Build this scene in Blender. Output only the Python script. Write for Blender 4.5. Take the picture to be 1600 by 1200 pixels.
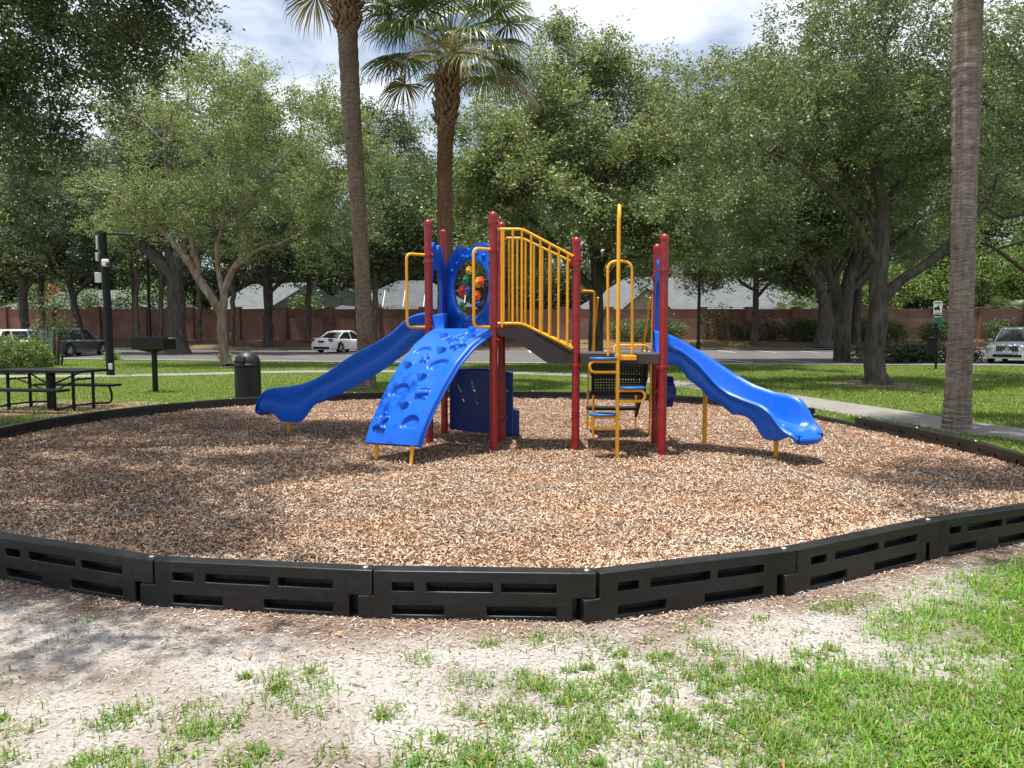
import bpy, math, random
import numpy as np
from math import radians as R, sin, cos, pi
S = bpy.context.scene
for o in list(bpy.data.objects): bpy.data.objects.remove(o)
# ------------------------------------------------------------------ camera
CAM_H, PITCH, FPX = 1.58, R(4.1), 1200.0
cd = bpy.data.cameras.new('camera'); cam = bpy.data.objects.new('camera', cd); S.collection.objects.link(cam)
cam.location = (0, 0, CAM_H); cam.rotation_euler = (pi/2 - PITCH, 0, 0)
cd.sensor_width = 36; cd.lens = 36*FPX/1600; cd.clip_end = 3000; cd.clip_start = .05
S.camera = cam
# ------------------------------------------------------------------ sun and sky
SUN_EL, SUN_AZ = R(76), R(200)      # azimuth the light comes from, measured from +Y clockwise
sd = bpy.data.lights.new('sun', 'SUN'); sun = bpy.data.objects.new('sun', sd); S.collection.objects.link(sun)
sd.energy = 4.9; sd.angle = R(.53); sd.color = (1, .955, .88)
sx, sy = -.13, -.055                 # where the sun stands, seen from above
sv = np.array([sx, sy, 1.0]); sv /= np.linalg.norm(sv)
from mathutils import Vector, Matrix
sun.rotation_euler = Vector(sv).to_track_quat('Z', 'Y').to_euler()
sun.location = (0, 0, 40)
W = bpy.data.worlds.new('World'); S.world = W; W.use_nodes = True
nt = W.node_tree; nt.nodes.clear()
def N(nt, typ, **kw):
    n = nt.nodes.new(typ)
    for k, v in kw.items():
        if k.startswith('i_'):
            n.inputs[int(k[2:]) if k[2:].isdigit() else k[2:]].default_value = v
        else: setattr(n, k, v)
    return n
def ramp(nt, fac, stops):
    r = nt.nodes.new('ShaderNodeValToRGB'); e = r.color_ramp.elements
    while len(e) < len(stops): e.new(.5)
    for k, (p, c) in enumerate(stops):
        e[k].position = p; e[k].color = (*c, 1) if len(c) == 3 else c
    nt.links.new(fac, r.inputs[0]); return r.outputs[0]
sky = N(nt, 'ShaderNodeTexSky', sky_type='NISHITA', sun_disc=False, sun_elevation=math.asin(sv[2]),
        sun_rotation=math.atan2(sv[0], sv[1]), air_density=1.0, dust_density=1.2, ozone_density=1.2)
tc = N(nt, 'ShaderNodeTexCoord')
mp = N(nt, 'ShaderNodeMapping'); mp.inputs['Scale'].default_value = (1, 1, 2.4)
mp.inputs['Location'].default_value = (.35, .2, .1)
nt.links.new(tc.outputs['Generated'], mp.inputs[0])
cn = N(nt, 'ShaderNodeTexNoise'); cn.inputs['Scale'].default_value = 2.3; cn.inputs['Detail'].default_value = 9; cn.inputs['Roughness'].default_value = .55
nt.links.new(mp.outputs[0], cn.inputs[0])
cf = ramp(nt, cn.outputs[0], [(.40, (0, 0, 0)), (.57, (1, 1, 1))])
mx = N(nt, 'ShaderNodeMix', data_type='RGBA'); mx.inputs[7].default_value = (8.6, 9.0, 9.6, 1)
nt.links.new(cf, mx.inputs[0]); nt.links.new(sky.outputs[0], mx.inputs[6])
bg = N(nt, 'ShaderNodeBackground'); bg.inputs[1].default_value = .085
nt.links.new(mx.outputs[2], bg.inputs[0])
ow = N(nt, 'ShaderNodeOutputWorld'); nt.links.new(bg.outputs[0], ow.inputs[0])
S.view_settings.view_transform = 'Standard'; S.view_settings.look = 'None'
S.view_settings.exposure = .76; S.view_settings.gamma = 1
S.cycles.max_bounces = 5; S.cycles.diffuse_bounces = 3; S.cycles.transparent_max_bounces = 6; S.cycles.caustics_reflective = False; S.cycles.caustics_refractive = False

# ------------------------------------------------------------------ helpers
def ray(px, py):
    u = (px-800)/FPX; v = (600-py)/FPX
    return (u, cos(PITCH)+v*sin(PITCH), -sin(PITCH)+v*cos(PITCH))
def G(px, py, z=0.0):               # point of the ground plane
    r = ray(px, py); t = (z-CAM_H)/r[2]; return (r[0]*t, r[1]*t, z)
def P(px, py, Y):                   # point at depth Y
    r = ray(px, py); t = Y/r[1]; return (r[0]*t, Y, CAM_H+r[2]*t)
COL = S.collection
def link(o, parent=None):
    COL.objects.link(o)
    if parent: o.parent = parent
    return o
def thing(name, label, cat, loc=(0, 0, 0), rz=0, group=None):
    o = bpy.data.objects.new(name, None); o.empty_display_size = .2; link(o)
    o.location = loc; o.rotation_euler = (0, 0, rz); o['label'] = label; o['category'] = cat
    if group: o['group'] = group
    return o
def tag(o, label=None, cat=None, group=None, kind=None):
    for k, v in dict(label=label, category=cat, group=group, kind=kind).items():
        if v: o[k] = v
    return o
def copy_tree(o, parent=None):
    c = o.copy(); COL.objects.link(c)
    if parent: c.parent = parent
    for ch in o.children: copy_tree(ch, c)
    return c
def finish(me, name, mats, parent=None, smooth=40, bevel=None, subsurf=0, solid=None):
    o = bpy.data.objects.new(name, me)
    for m in (mats if isinstance(mats, (list, tuple)) else [mats]): me.materials.append(m)
    if smooth:
        me.polygons.foreach_set('use_smooth', [True]*len(me.polygons)); me.set_sharp_from_angle(angle=R(smooth))
    if bevel:
        b = o.modifiers.new('bevel', 'BEVEL'); b.width = bevel; b.segments = 2; b.limit_method = 'ANGLE'; b.angle_limit = R(40)
    if solid:
        s = o.modifiers.new('solid', 'SOLIDIFY'); s.thickness = solid
    if subsurf:
        s = o.modifiers.new('sub', 'SUBSURF'); s.levels = s.render_levels = subsurf
    return link(o, parent)
class MB:
    def __init__(s, org=(0, 0, 0)): s.v = []; s.f = []; s.mi = []; s.m = 0; s.org = org
    def add(s, vs, fs):
        k = len(s.v); s.v += [tuple(p) for p in vs]; s.f += [tuple(i+k for i in f) for f in fs]; s.mi += [s.m]*len(fs); return s
    def box(s, c, d, rz=0, M=None):
        a, b, e = d[0]/2, d[1]/2, d[2]/2
        vs = [(x, y, z) for z in (-e, e) for x, y in ((-a, -b), (a, -b), (a, b), (-a, b))]
        ca, sa = cos(rz), sin(rz)
        vs = [(x*ca-y*sa, x*sa+y*ca, z) for x, y, z in vs]
        if M is not None: vs = [tuple(M @ Vector(p)) for p in vs]
        return s.add([(p[0]+c[0], p[1]+c[1], p[2]+c[2]) for p in vs],
                     [(3, 2, 1, 0), (4, 5, 6, 7), (0, 1, 5, 4), (1, 2, 6, 5), (2, 3, 7, 6), (3, 0, 4, 7)])
    def ring(s, pts, rs, n=10, cap=True, ph=0):
        pts = [Vector(p) for p in pts]; m = len(pts)
        if not isinstance(rs, (list, tuple, np.ndarray)): rs = [rs]*m
        vs = []; a = None
        for i in range(m):
            t = (pts[min(i+1, m-1)]-pts[max(i-1, 0)])
            if t.length < 1e-9: t = Vector((0, 0, 1))
            t.normalize()
            if a is None: a = t.orthogonal().normalized()
            a = a - t*a.dot(t)
            a = a.normalized() if a.length > 1e-6 else t.orthogonal().normalized()
            b = t.cross(a)
            for k in range(n):
                q = 2*pi*k/n+ph; vs.append(pts[i]+(a*cos(q)+b*sin(q))*rs[i])
        fs = [(i*n+k, i*n+(k+1) % n, (i+1)*n+(k+1) % n, (i+1)*n+k) for i in range(m-1) for k in range(n)]
        if cap: fs += [tuple(range(n-1, -1, -1)), tuple((m-1)*n+k for k in range(n))]
        return s.add(vs, fs)
    def lathe(s, prof, c=(0, 0, 0), n=24, M=None):
        vs = []; fs = []
        for r, z in prof:
            for k in range(n):
                q = 2*pi*k/n; p = Vector((r*cos(q), r*sin(q), z))
                if M is not None: p = M @ p
                vs.append((p[0]+c[0], p[1]+c[1], p[2]+c[2]))
        m = len(prof)
        fs = [(i*n+k, i*n+(k+1) % n, (i+1)*n+(k+1) % n, (i+1)*n+k) for i in range(m-1) for k in range(n)]
        fs += [tuple(range(n-1, -1, -1)), tuple((m-1)*n+k for k in range(n))]
        return s.add(vs, fs)
    def ball(s, c, r, n=12, sq=1):
        return s.lathe([(max(1e-3, r*sin(pi*i/8)), -r*sq*cos(pi*i/8)) for i in range(9)], c, n)
    def loft(s, secs, cap=True, closed=True):
        m = len(secs); n = len(secs[0]); vs = [p for q in secs for p in q]
        kk = n if closed else n-1
        fs = [(i*n+k, i*n+(k+1) % n, (i+1)*n+(k+1) % n, (i+1)*n+k) for i in range(m-1) for k in range(kk)]
        if cap: fs += [tuple(range(n-1, -1, -1)), tuple((m-1)*n+k for k in range(n))]
        return s.add(vs, fs)
    def prism(s, poly, f):          # poly of (u, w); f(u, w, side) gives a point
        n = len(poly)
        vs = [f(u, w, 0) for u, w in poly]+[f(u, w, 1) for u, w in poly]
        return s.add(vs, [tuple(range(n)), tuple(range(2*n-1, n-1, -1))]+[(i, i+n, (i+1) % n+n, (i+1) % n) for i in range(n)])
    def plate(s, xs, zs, solid, f):  # cells between the lines xs, zs that are solid; f(x, z, side)
        nx, nz = len(xs), len(zs); idx = {}; vs = []
        def vid(i, j, k):
            if (i, j, k) not in idx: idx[(i, j, k)] = len(vs); vs.append(f(xs[i], zs[j], k))
            return idx[(i, j, k)]
        fs = []
        sol = lambda i, j: 0 <= i < nx-1 and 0 <= j < nz-1 and solid(i, j)
        for i in range(nx-1):
            for j in range(nz-1):
                if not sol(i, j): continue
                fs.append((vid(i, j, 0), vid(i+1, j, 0), vid(i+1, j+1, 0), vid(i, j+1, 0)))
                fs.append((vid(i, j+1, 1), vid(i+1, j+1, 1), vid(i+1, j, 1), vid(i, j, 1)))
                if not sol(i-1, j): fs.append((vid(i, j, 0), vid(i, j+1, 0), vid(i, j+1, 1), vid(i, j, 1)))
                if not sol(i+1, j): fs.append((vid(i+1, j, 1), vid(i+1, j+1, 1), vid(i+1, j+1, 0), vid(i+1, j, 0)))
                if not sol(i, j-1): fs.append((vid(i, j, 1), vid(i+1, j, 1), vid(i+1, j, 0), vid(i, j, 0)))
                if not sol(i, j+1): fs.append((vid(i, j+1, 0), vid(i+1, j+1, 0), vid(i+1, j+1, 1), vid(i, j+1, 1)))
        return s.add(vs, fs)
    def build(s, name, mats, parent=None, **kw):
        me = bpy.data.meshes.new(name); o = s.org
        me.from_pydata([(p[0]-o[0], p[1]-o[1], p[2]-o[2]) for p in s.v], [], s.f)
        if any(s.mi): me.polygons.foreach_set('material_index', s.mi)
        me.update(); return finish(me, name, mats, parent, **kw)
def np_mesh(name, V, F, mat, parent=None, col=None, smooth=False, fl=None):
    me = bpy.data.meshes.new(name); k = F.shape[1]
    me.vertices.add(len(V)); me.vertices.foreach_set('co', np.ascontiguousarray(V, dtype=np.float32).ravel())
    me.loops.add(F.size); me.loops.foreach_set('vertex_index', F.ravel().astype(np.int32))
    me.polygons.add(len(F)); me.polygons.foreach_set('loop_start', np.arange(0, F.size, k, dtype=np.int32))
    me.polygons.foreach_set('loop_total', np.full(len(F), k, dtype=np.int32))
    if smooth: me.polygons.foreach_set('use_smooth', np.ones(len(F), dtype=bool))
    if col is not None:
        a = me.attributes.new('lc', 'FLOAT_COLOR', 'POINT')
        c4 = np.ones((len(V), 4), np.float32); c4[:, :3] = col; a.data.foreach_set('color', c4.ravel())
    for nm, arr in (fl or {}).items():
        a = me.attributes.new(nm, 'FLOAT', 'POINT'); a.data.foreach_set('value', arr.astype(np.float32))
    me.update(); me.validate(); me.materials.append(mat)
    return link(bpy.data.objects.new(name, me), parent)
def bend(pts, r, n=6):              # rounds the corners of a polyline
    pts = [Vector(p) for p in pts]; out = [pts[0]]
    for i in range(1, len(pts)-1):
        a, b, c = pts[i-1], pts[i], pts[i+1]
        d1 = (a-b); d2 = (c-b); q = min(r, d1.length*.49, d2.length*.49)
        p0 = b+d1.normalized()*q; p1 = b+d2.normalized()*q
        for k in range(n+1):
            t = k/n; out.append(p0*(1-t)**2+b*2*t*(1-t)+p1*t*t)
    return out+[pts[-1]]
def vnoise(x, y, seed=0):
    xi = np.floor(x); yi = np.floor(y); fx = x-xi; fy = y-yi
    fx = fx*fx*(3-2*fx); fy = fy*fy*(3-2*fy)
    def h(a, b):
        t = np.sin(a*127.1+b*311.7+seed*74.7)*43758.5453; return t-np.floor(t)
    return (h(xi, yi)*(1-fx)+h(xi+1, yi)*fx)*(1-fy)+(h(xi, yi+1)*(1-fx)+h(xi+1, yi+1)*fx)*fy
def fbm(x, y, seed=0, o=4):
    s = 0; a = .5
    for k in range(o): s = s+a*vnoise(x*2**k, y*2**k, seed+k); a *= .5
    return s/(1-.5**o)
def sstep(a, b, x):
    t = np.clip((x-a)/(b-a), 0, 1); return t*t*(3-2*t)

# ------------------------------------------------------------------ materials
def newmat(name):
    m = bpy.data.materials.new(name); m.use_nodes = True; nt = m.node_tree
    return m, nt, nt.nodes['Principled BSDF']
def pm(name, col, rough=.5, metal=0, var=.12, vs=6, bump=0, bs=60, stretch=(1, 1, 1), spec=.5, coat=0, col2=None, detail=5, wear=0):
    m, nt, b = newmat(name); L = nt.links.new
    tc = N(nt, 'ShaderNodeTexCoord'); mp = N(nt, 'ShaderNodeMapping'); mp.inputs['Scale'].default_value = stretch
    L(tc.outputs['Object'], mp.inputs[0])
    n = N(nt, 'ShaderNodeTexNoise'); n.inputs['Scale'].default_value = vs; n.inputs['Detail'].default_value = detail
    L(mp.outputs[0], n.inputs[0])
    c2 = col2 or tuple(min(1, c*(1+var)) for c in col); c1 = col if col2 else tuple(c*(1-var) for c in col)
    L(ramp(nt, n.outputs[0], [(.3, c1), (.7, c2)]), b.inputs['Base Color'])
    rr = ramp(nt, n.outputs[0], [(.3, (rough*.85,)*3), (.75, (min(1, rough*1.2),)*3)]); L(rr, b.inputs['Roughness'])
    b.inputs['Metallic'].default_value = metal; b.inputs['Specular IOR Level'].default_value = spec
    b.inputs['Coat Weight'].default_value = coat
    if bump:
        n2 = N(nt, 'ShaderNodeTexNoise'); n2.inputs['Scale'].default_value = bs; n2.inputs['Detail'].default_value = 4
        L(mp.outputs[0], n2.inputs[0]); bp = N(nt, 'ShaderNodeBump'); bp.inputs['Strength'].default_value = bump; bp.inputs['Distance'].default_value = .01
        L(n2.outputs[0], bp.inputs['Height']); L(bp.outputs[0], b.inputs['Normal'])
    return m
def leafmat(name, tint=(1, 1, 1), rough=.42, trans=.25, spec=.6):
    m, nt, b = newmat(name); L = nt.links.new
    a = N(nt, 'ShaderNodeAttribute', attribute_name='lc')
    b.inputs['Roughness'].default_value = rough; b.inputs['Specular IOR Level'].default_value = spec
    L(a.outputs['Color'], b.inputs['Base Color'])
    t = N(nt, 'ShaderNodeBsdfTranslucent'); mm = N(nt, 'ShaderNodeMix', data_type='RGBA', blend_type='MULTIPLY')
    mm.inputs[0].default_value = 1; mm.inputs[7].default_value = (1.35, 1.6, .7, 1); L(a.outputs['Color'], mm.inputs[6]); L(mm.outputs[2], t.inputs[0])
    ms = N(nt, 'ShaderNodeMixShader'); ms.inputs[0].default_value = trans
    L(b.outputs[0], ms.inputs[1]); L(t.outputs[0], ms.inputs[2]); L(ms.outputs[0], nt.nodes['Material Output'].inputs[0])
    return m
M = {}
def worn(m, dust, amt, sc=7):
    nt = m.node_tree; L = nt.links.new; b = nt.nodes['Principled BSDF']; src = b.inputs['Base Color'].links[0].from_socket; tc = N(nt, 'ShaderNodeTexCoord')
    n = N(nt, 'ShaderNodeTexNoise'); n.inputs['Scale'].default_value = sc; n.inputs['Detail'].default_value = 10; n.inputs['Roughness'].default_value = .78; L(tc.outputs['Object'], n.inputs[0])
    mp = N(nt, 'ShaderNodeMapping'); mp.inputs['Scale'].default_value = (1.5, 4, 30); mp.inputs['Rotation'].default_value = (.3, .5, .2); L(tc.outputs['Object'], mp.inputs[0])
    n2 = N(nt, 'ShaderNodeTexNoise'); n2.inputs['Scale'].default_value = 3; n2.inputs['Detail'].default_value = 6; L(mp.outputs[0], n2.inputs[0])
    f = ramp(nt, n.outputs[0], [(.50, (0, 0, 0)), (.72, (amt,)*3)]); f2 = ramp(nt, n2.outputs[0], [(.60, (0, 0, 0)), (.68, (amt*.8,)*3)])
    a = N(nt, 'ShaderNodeMath', operation='MAXIMUM'); L(f, a.inputs[0]); L(f2, a.inputs[1]); q = N(nt, 'ShaderNodeMix', data_type='RGBA'); q.inputs[7].default_value = (*dust, 1); L(a.outputs[0], q.inputs[0]); L(src, q.inputs[6]); L(q.outputs[2], b.inputs['Base Color'])
    return m
M['red'] = pm('red_powder_coat', (.30, .008, .012), .3, var=.12, vs=9, spec=.5, bump=.05, bs=90)
M['yellow'] = pm('yellow_powder_coat', (.88, .39, .004), .32, var=.08, vs=8, spec=.5, bump=.05, bs=90)
M['blue'] = pm('blue_plastic', (.001, .100, .57), .38, var=.05, vs=3, spec=.42, bump=.02, bs=160)
M['blue_shaded'] = pm('shaded_blue_plastic', (.007, .030, .17), .4, var=.15, vs=3, spec=.4)  # blue plastic darkened in its colour for the shade below the deck
worn(M['blue'], (.12, .22, .48), .12, 5); worn(M['red'], (.38, .16, .14), .22, 11)
M['pod'] = pm('pod_blue', (.02, .12, .38), .45, var=.1)
M['deck'] = pm('deck_coating', (.045, .036, .034), .6, var=.25, vs=14, bump=.3, bs=150)
M['black'] = pm('black_coating', (.005, .005, .0055), .5, var=.3, vs=8, spec=.3)
M['border'] = pm('black_recycled_plastic', (.007, .0073, .008), .40, var=.5, vs=5, bump=.22, bs=28, spec=.4, col2=(.012, .012, .0125))
worn(M['border'], (.11, .11, .11), .15, 9); worn(M['yellow'], (.62, .38, .14), .3, 13)
M['bolt'] = pm('galvanised_bolt', (.6, .6, .6), .35, metal=.8)
M['gunmetal'] = pm('dark_painted_steel', (.009, .0095, .010), .48, var=.3, spec=.4)
M['oakbark'] = pm('oak_bark', (.035, .028, .022), .9, stretch=(1, 1, .22), vs=9, bump=1.0, bs=16, col2=(.12, .105, .09), spec=.2)
M['twig'] = pm('twig_bark', (.10, .085, .07), .9, vs=5, bump=.5, bs=30, stretch=(1, 1, .4), col2=(.26, .235, .21), spec=.2)
M['pinebark'] = pm('pine_bark', (.07, .05, .04), .9, vs=7, stretch=(1, 1, .3), bump=.9, bs=14, col2=(.2, .16, .135), spec=.2)
M['peel'] = pm('peeling_bark', (.16, .075, .045), .8, vs=6.5, stretch=(1, 1, .3), bump=.9, bs=14, col2=(.33, .28, .24), spec=.2)
M['boot'] = pm('palm_boot', (.10, .055, .032), .85, vs=9, bump=.6, bs=30, col2=(.30, .19, .12), spec=.2)
M['concrete'] = pm('concrete', (.20, .188, .17), .9, var=.16, vs=2.5, bump=.25, bs=60, spec=.2, detail=9)
M['asphalt'] = pm('asphalt', (.10, .097, .095), .9, var=.25, vs=.6, bump=.4, bs=90, spec=.2, detail=9)
M['linepaint'] = pm('road_paint', (.72, .72, .70), .8, var=.1, vs=6)
M['shingle'] = pm('grey_shingles', (.085, .093, .10), .9, var=.22, vs=1.3, bump=.3, bs=20, stretch=(1, 1, 3), detail=8, spec=.15)
M['shingle2'] = pm('pale_shingles', (.115, .125, .13), .9, var=.18, vs=1.1, bump=.3, bs=20, stretch=(1, 1, 3), detail=8, spec=.15)
M['beige'] = pm('beige_stucco', (.30, .27, .225), .9, var=.08, vs=2)
M['bluewall'] = pm('blue_grey_siding', (.08, .13, .165), .9, var=.1, vs=2)
M['white'] = pm('white_trim', (.72, .72, .70), .7, var=.05)
M['mesh'] = pm('screen_mesh', (.10, .105, .105), .8, var=.1)
M['tyre'] = pm('tyre_rubber', (.014, .014, .014), .8)
M['rim'] = pm('alloy_rim', (.45, .45, .46), .35, metal=.7)
M['chrome'] = pm('bright_trim', (.6, .6, .6), .2, metal=.9, var=.02)
M['carwhite'] = pm('white_car_paint', (.72, .72, .71), .3, var=.02, coat=.6)
M['cargrey'] = pm('dark_grey_car_paint', (.045, .05, .057), .25, var=.03, coat=.8)
M['carsilver'] = pm('silver_car_paint', (.40, .44, .47), .28, metal=.2, var=.03, coat=.8)
M['lampred'] = pm('red_lens', (.35, .01, .012), .25, var=.1, coat=.8)
M['lampclear'] = pm('clear_lens', (.35, .36, .37), .15, var=.1, coat=.8)
M['carglass'] = pm('car_glass', (.012, .016, .018), .08, var=.05, spec=.9, coat=.5)
M['windowglass'] = pm('window_glass', (.03, .04, .045), .1, spec=.8)
M['whitegrey'] = pm('off_white_metal', (.5, .5, .48), .5, var=.05)
M['green'] = pm('green_plastic', (.01, .11, .07), .45)
M['g_red'] = pm('gear_red', (.62, .015, .02), .35, var=.05); M['g_green'] = pm('gear_green', (.01, .22, .07), .35, var=.05)
M['g_yel'] = pm('gear_yellow', (.8, .42, .01), .35, var=.05); M['g_blue'] = pm('gear_blue', (.01, .08, .42), .35, var=.05); M['g_or'] = pm('gear_orange', (.75, .10, .015), .35, var=.05)
M['oakleaf'] = leafmat('oak_leaves', rough=.48, trans=.25, spec=.4)
M['softleaf'] = leafmat('soft_leaves', rough=.5, trans=.32, spec=.4)
M['grass'] = leafmat('grass_blades', rough=.55, trans=.35, spec=.3)
M['palmleaf'] = leafmat('palm_fronds', rough=.4, trans=.15, spec=.5)
M['chip'] = leafmat('wood_chips', rough=.85, trans=0.0, spec=.15)
# palm bark with rings
m, nt, b = newmat('palm_bark'); L = nt.links.new
tc = N(nt, 'ShaderNodeTexCoord'); mp = N(nt, 'ShaderNodeMapping'); mp.inputs['Scale'].default_value = (1, 1, 8)
L(tc.outputs['Object'], mp.inputs[0])
n1 = N(nt, 'ShaderNodeTexNoise'); n1.inputs['Scale'].default_value = 7; n1.inputs['Detail'].default_value = 8; n1.inputs['Roughness'].default_value = .7; L(mp.outputs[0], n1.inputs[0])
mp2 = N(nt, 'ShaderNodeMapping'); mp2.inputs['Scale'].default_value = (14, 14, 1.6); L(tc.outputs['Object'], mp2.inputs[0])
n2 = N(nt, 'ShaderNodeTexNoise'); n2.inputs['Scale'].default_value = 1.6; n2.inputs['Detail'].default_value = 7; L(mp2.outputs[0], n2.inputs[0])
n3 = N(nt, 'ShaderNodeTexNoise'); n3.inputs['Scale'].default_value = 1.1; n3.inputs['Detail'].default_value = 3; L(tc.outputs['Object'], n3.inputs[0])
c1 = ramp(nt, n1.outputs[0], [(.33, (.12, .10, .085)), (.5, (.31, .27, .235)), (.7, (.50, .455, .41))])
c2 = ramp(nt, n2.outputs[0], [(.36, (.35, .3, .27)), (.58, (1, 1, 1))])
c3 = ramp(nt, n3.outputs[0], [(.3, (.72, .64, .58)), (.6, (1, 1, 1))])
x1 = N(nt, 'ShaderNodeMix', data_type='RGBA', blend_type='MULTIPLY'); x1.inputs[0].default_value = .4; L(c1, x1.inputs[6]); L(c2, x1.inputs[7])
x2 = N(nt, 'ShaderNodeMix', data_type='RGBA', blend_type='MULTIPLY'); x2.inputs[0].default_value = 1; L(x1.outputs[2], x2.inputs[6]); L(c3, x2.inputs[7])
L(x2.outputs[2], b.inputs['Base Color']); b.inputs['Roughness'].default_value = .95; b.inputs['Specular IOR Level'].default_value = .15
bp = N(nt, 'ShaderNodeBump'); bp.inputs['Strength'].default_value = 1; bp.inputs['Distance'].default_value = .03; L(n1.outputs[0], bp.inputs['Height']); L(bp.outputs[0], b.inputs['Normal'])
M['palmbark'] = m
def tinted(name, tint):
    c = M['palmbark'].copy(); c.name = name; t = c.node_tree; pb_ = t.nodes['Principled BSDF']; src = pb_.inputs['Base Color'].links[0].from_socket
    q = N(t, 'ShaderNodeMix', data_type='RGBA', blend_type='MULTIPLY'); q.inputs[0].default_value = 1; q.inputs[7].default_value = (*tint, 1); t.links.new(src, q.inputs[6]); t.links.new(q.outputs[2], pb_.inputs['Base Color']); return c
M['palmbrown'] = tinted('palm_bark_brown', (.62, .40, .30)); M['palmdark'] = tinted('palm_bark_dark', (.72, .62, .56)); M['palmpale'] = tinted('palm_bark_pale', (.98, .94, .93))
# brick wall
m, nt, b = newmat('brick_wall'); L = nt.links.new
tc = N(nt, 'ShaderNodeTexCoord'); sp = N(nt, 'ShaderNodeSeparateXYZ'); cb = N(nt, 'ShaderNodeCombineXYZ'); L(tc.outputs['Object'], sp.inputs[0])
ad = N(nt, 'ShaderNodeMath', operation='ADD'); L(sp.outputs[0], ad.inputs[0]); L(sp.outputs[1], ad.inputs[1]); L(ad.outputs[0], cb.inputs[0]); L(sp.outputs[2], cb.inputs[1])
br = N(nt, 'ShaderNodeTexBrick'); br.inputs['Scale'].default_value = 1; br.inputs['Brick Width'].default_value = .3; br.inputs['Row Height'].default_value = .1; br.inputs['Mortar Size'].default_value = .008
br.inputs['Color1'].default_value = (.40, .19, .145, 1); br.inputs['Color2'].default_value = (.29, .145, .115, 1); br.inputs['Mortar'].default_value = (.28, .22, .19, 1); L(cb.outputs[0], br.inputs[0])
nn = N(nt, 'ShaderNodeTexNoise'); nn.inputs['Scale'].default_value = .8; nn.inputs['Detail'].default_value = 8; L(tc.outputs['Object'], nn.inputs[0])
x = N(nt, 'ShaderNodeMix', data_type='RGBA', blend_type='MULTIPLY'); x.inputs[0].default_value = 1; L(br.outputs[0], x.inputs[6]); L(ramp(nt, nn.outputs[0], [(.3, (.6, .58, .58)), (.7, (1, 1, 1))]), x.inputs[7])
L(x.outputs[2], b.inputs['Base Color']); b.inputs['Roughness'].default_value = .95; M['brick'] = m
# clear bubble window
m, nt, b = newmat('clear_acrylic'); L = nt.links.new
tr = N(nt, 'ShaderNodeBsdfTransparent'); tr.inputs[0].default_value = (.86, .88, .88, 1); gl = N(nt, 'ShaderNodeBsdfGlossy'); gl.inputs['Roughness'].default_value = .06
fr = N(nt, 'ShaderNodeFresnel'); fr.inputs[0].default_value = 1.5; ms = N(nt, 'ShaderNodeMixShader'); L(fr.outputs[0], ms.inputs[0]); L(tr.outputs[0], ms.inputs[1]); L(gl.outputs[0], ms.inputs[2])
L(ms.outputs[0], nt.nodes['Material Output'].inputs[0]); M['acrylic'] = m
# ground: grass, pale sand and leaf litter mixed by where each lies
m, nt, b = newmat('ground'); L = nt.links.new
tc = N(nt, 'ShaderNodeTexCoord')
def nz(sc, det=6, rough=.6):
    n = N(nt, 'ShaderNodeTexNoise'); n.inputs['Scale'].default_value = sc; n.inputs['Detail'].default_value = det; n.inputs['Roughness'].default_value = rough; L(tc.outputs['Object'], n.inputs[0]); return n.outputs[0]
sand = ramp(nt, nz(55, 8, .75), [(.34, (.10, .08, .065)), (.46, (.35, .325, .30)), (.60, (.475, .455, .43))])
sand2 = ramp(nt, nz(1.7, 5), [(.34, (.66, .61, .57)), (.52, (1, 1, 1))])
xs_ = N(nt, 'ShaderNodeMix', data_type='RGBA', blend_type='MULTIPLY'); xs_.inputs[0].default_value = 1; L(sand, xs_.inputs[6]); L(sand2, xs_.inputs[7])
gr = ramp(nt, nz(26, 8, .8), [(.3, (.02, .035, .008)), (.5, (.07, .105, .02)), (.7, (.17, .20, .055))])
lt = ramp(nt, nz(30, 8, .8), [(.3, (.04, .025, .018)), (.5, (.15, .09, .06)), (.7, (.38, .25, .17))])
ag = N(nt, 'ShaderNodeAttribute', attribute_name='g'); al = N(nt, 'ShaderNodeAttribute', attribute_name='lit')
m1 = N(nt, 'ShaderNodeMix', data_type='RGBA'); L(ag.outputs['Fac'], m1.inputs[0]); L(xs_.outputs[2], m1.inputs[6]); L(gr, m1.inputs[7])
m2 = N(nt, 'ShaderNodeMix', data_type='RGBA'); L(al.outputs['Fac'], m2.inputs[0]); L(m1.outputs[2], m2.inputs[6]); L(lt, m2.inputs[7])
L(m2.outputs[2], b.inputs['Base Color']); b.inputs['Roughness'].default_value = .97; b.inputs['Specular IOR Level'].default_value = .1
bp = N(nt, 'ShaderNodeBump'); bp.inputs['Strength'].default_value = .8; bp.inputs['Distance'].default_value = .015; L(nz(70, 6, .7), bp.inputs['Height']); L(bp.outputs[0], b.inputs['Normal'])
M['ground'] = m
# mulch bed below the loose chips
m, nt, b = newmat('mulch_bed'); L = nt.links.new
tc = N(nt, 'ShaderNodeTexCoord')
vo = N(nt, 'ShaderNodeTexVoronoi'); vo.inputs['Scale'].default_value = 55; L(tc.outputs['Object'], vo.inputs[0])
n = nz(60, 6, .7)
x = N(nt, 'ShaderNodeMix', data_type='RGBA'); x.inputs[0].default_value = .5; L(vo.outputs['Color'], x.inputs[6]); L(n, x.inputs[7])
L(ramp(nt, x.outputs[2], [(.25, (.035, .018, .012)), (.5, (.14, .075, .045)), (.7, (.33, .20, .13))]), b.inputs['Base Color'])
b.inputs['Roughness'].default_value = .95; b.inputs['Specular IOR Level'].default_value = .1
bp = N(nt, 'ShaderNodeBump'); bp.inputs['Strength'].default_value = 1; bp.inputs['Distance'].default_value = .02; L(vo.outputs['Distance'], bp.inputs['Height']); L(bp.outputs[0], b.inputs['Normal'])
M['mulch'] = m

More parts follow.
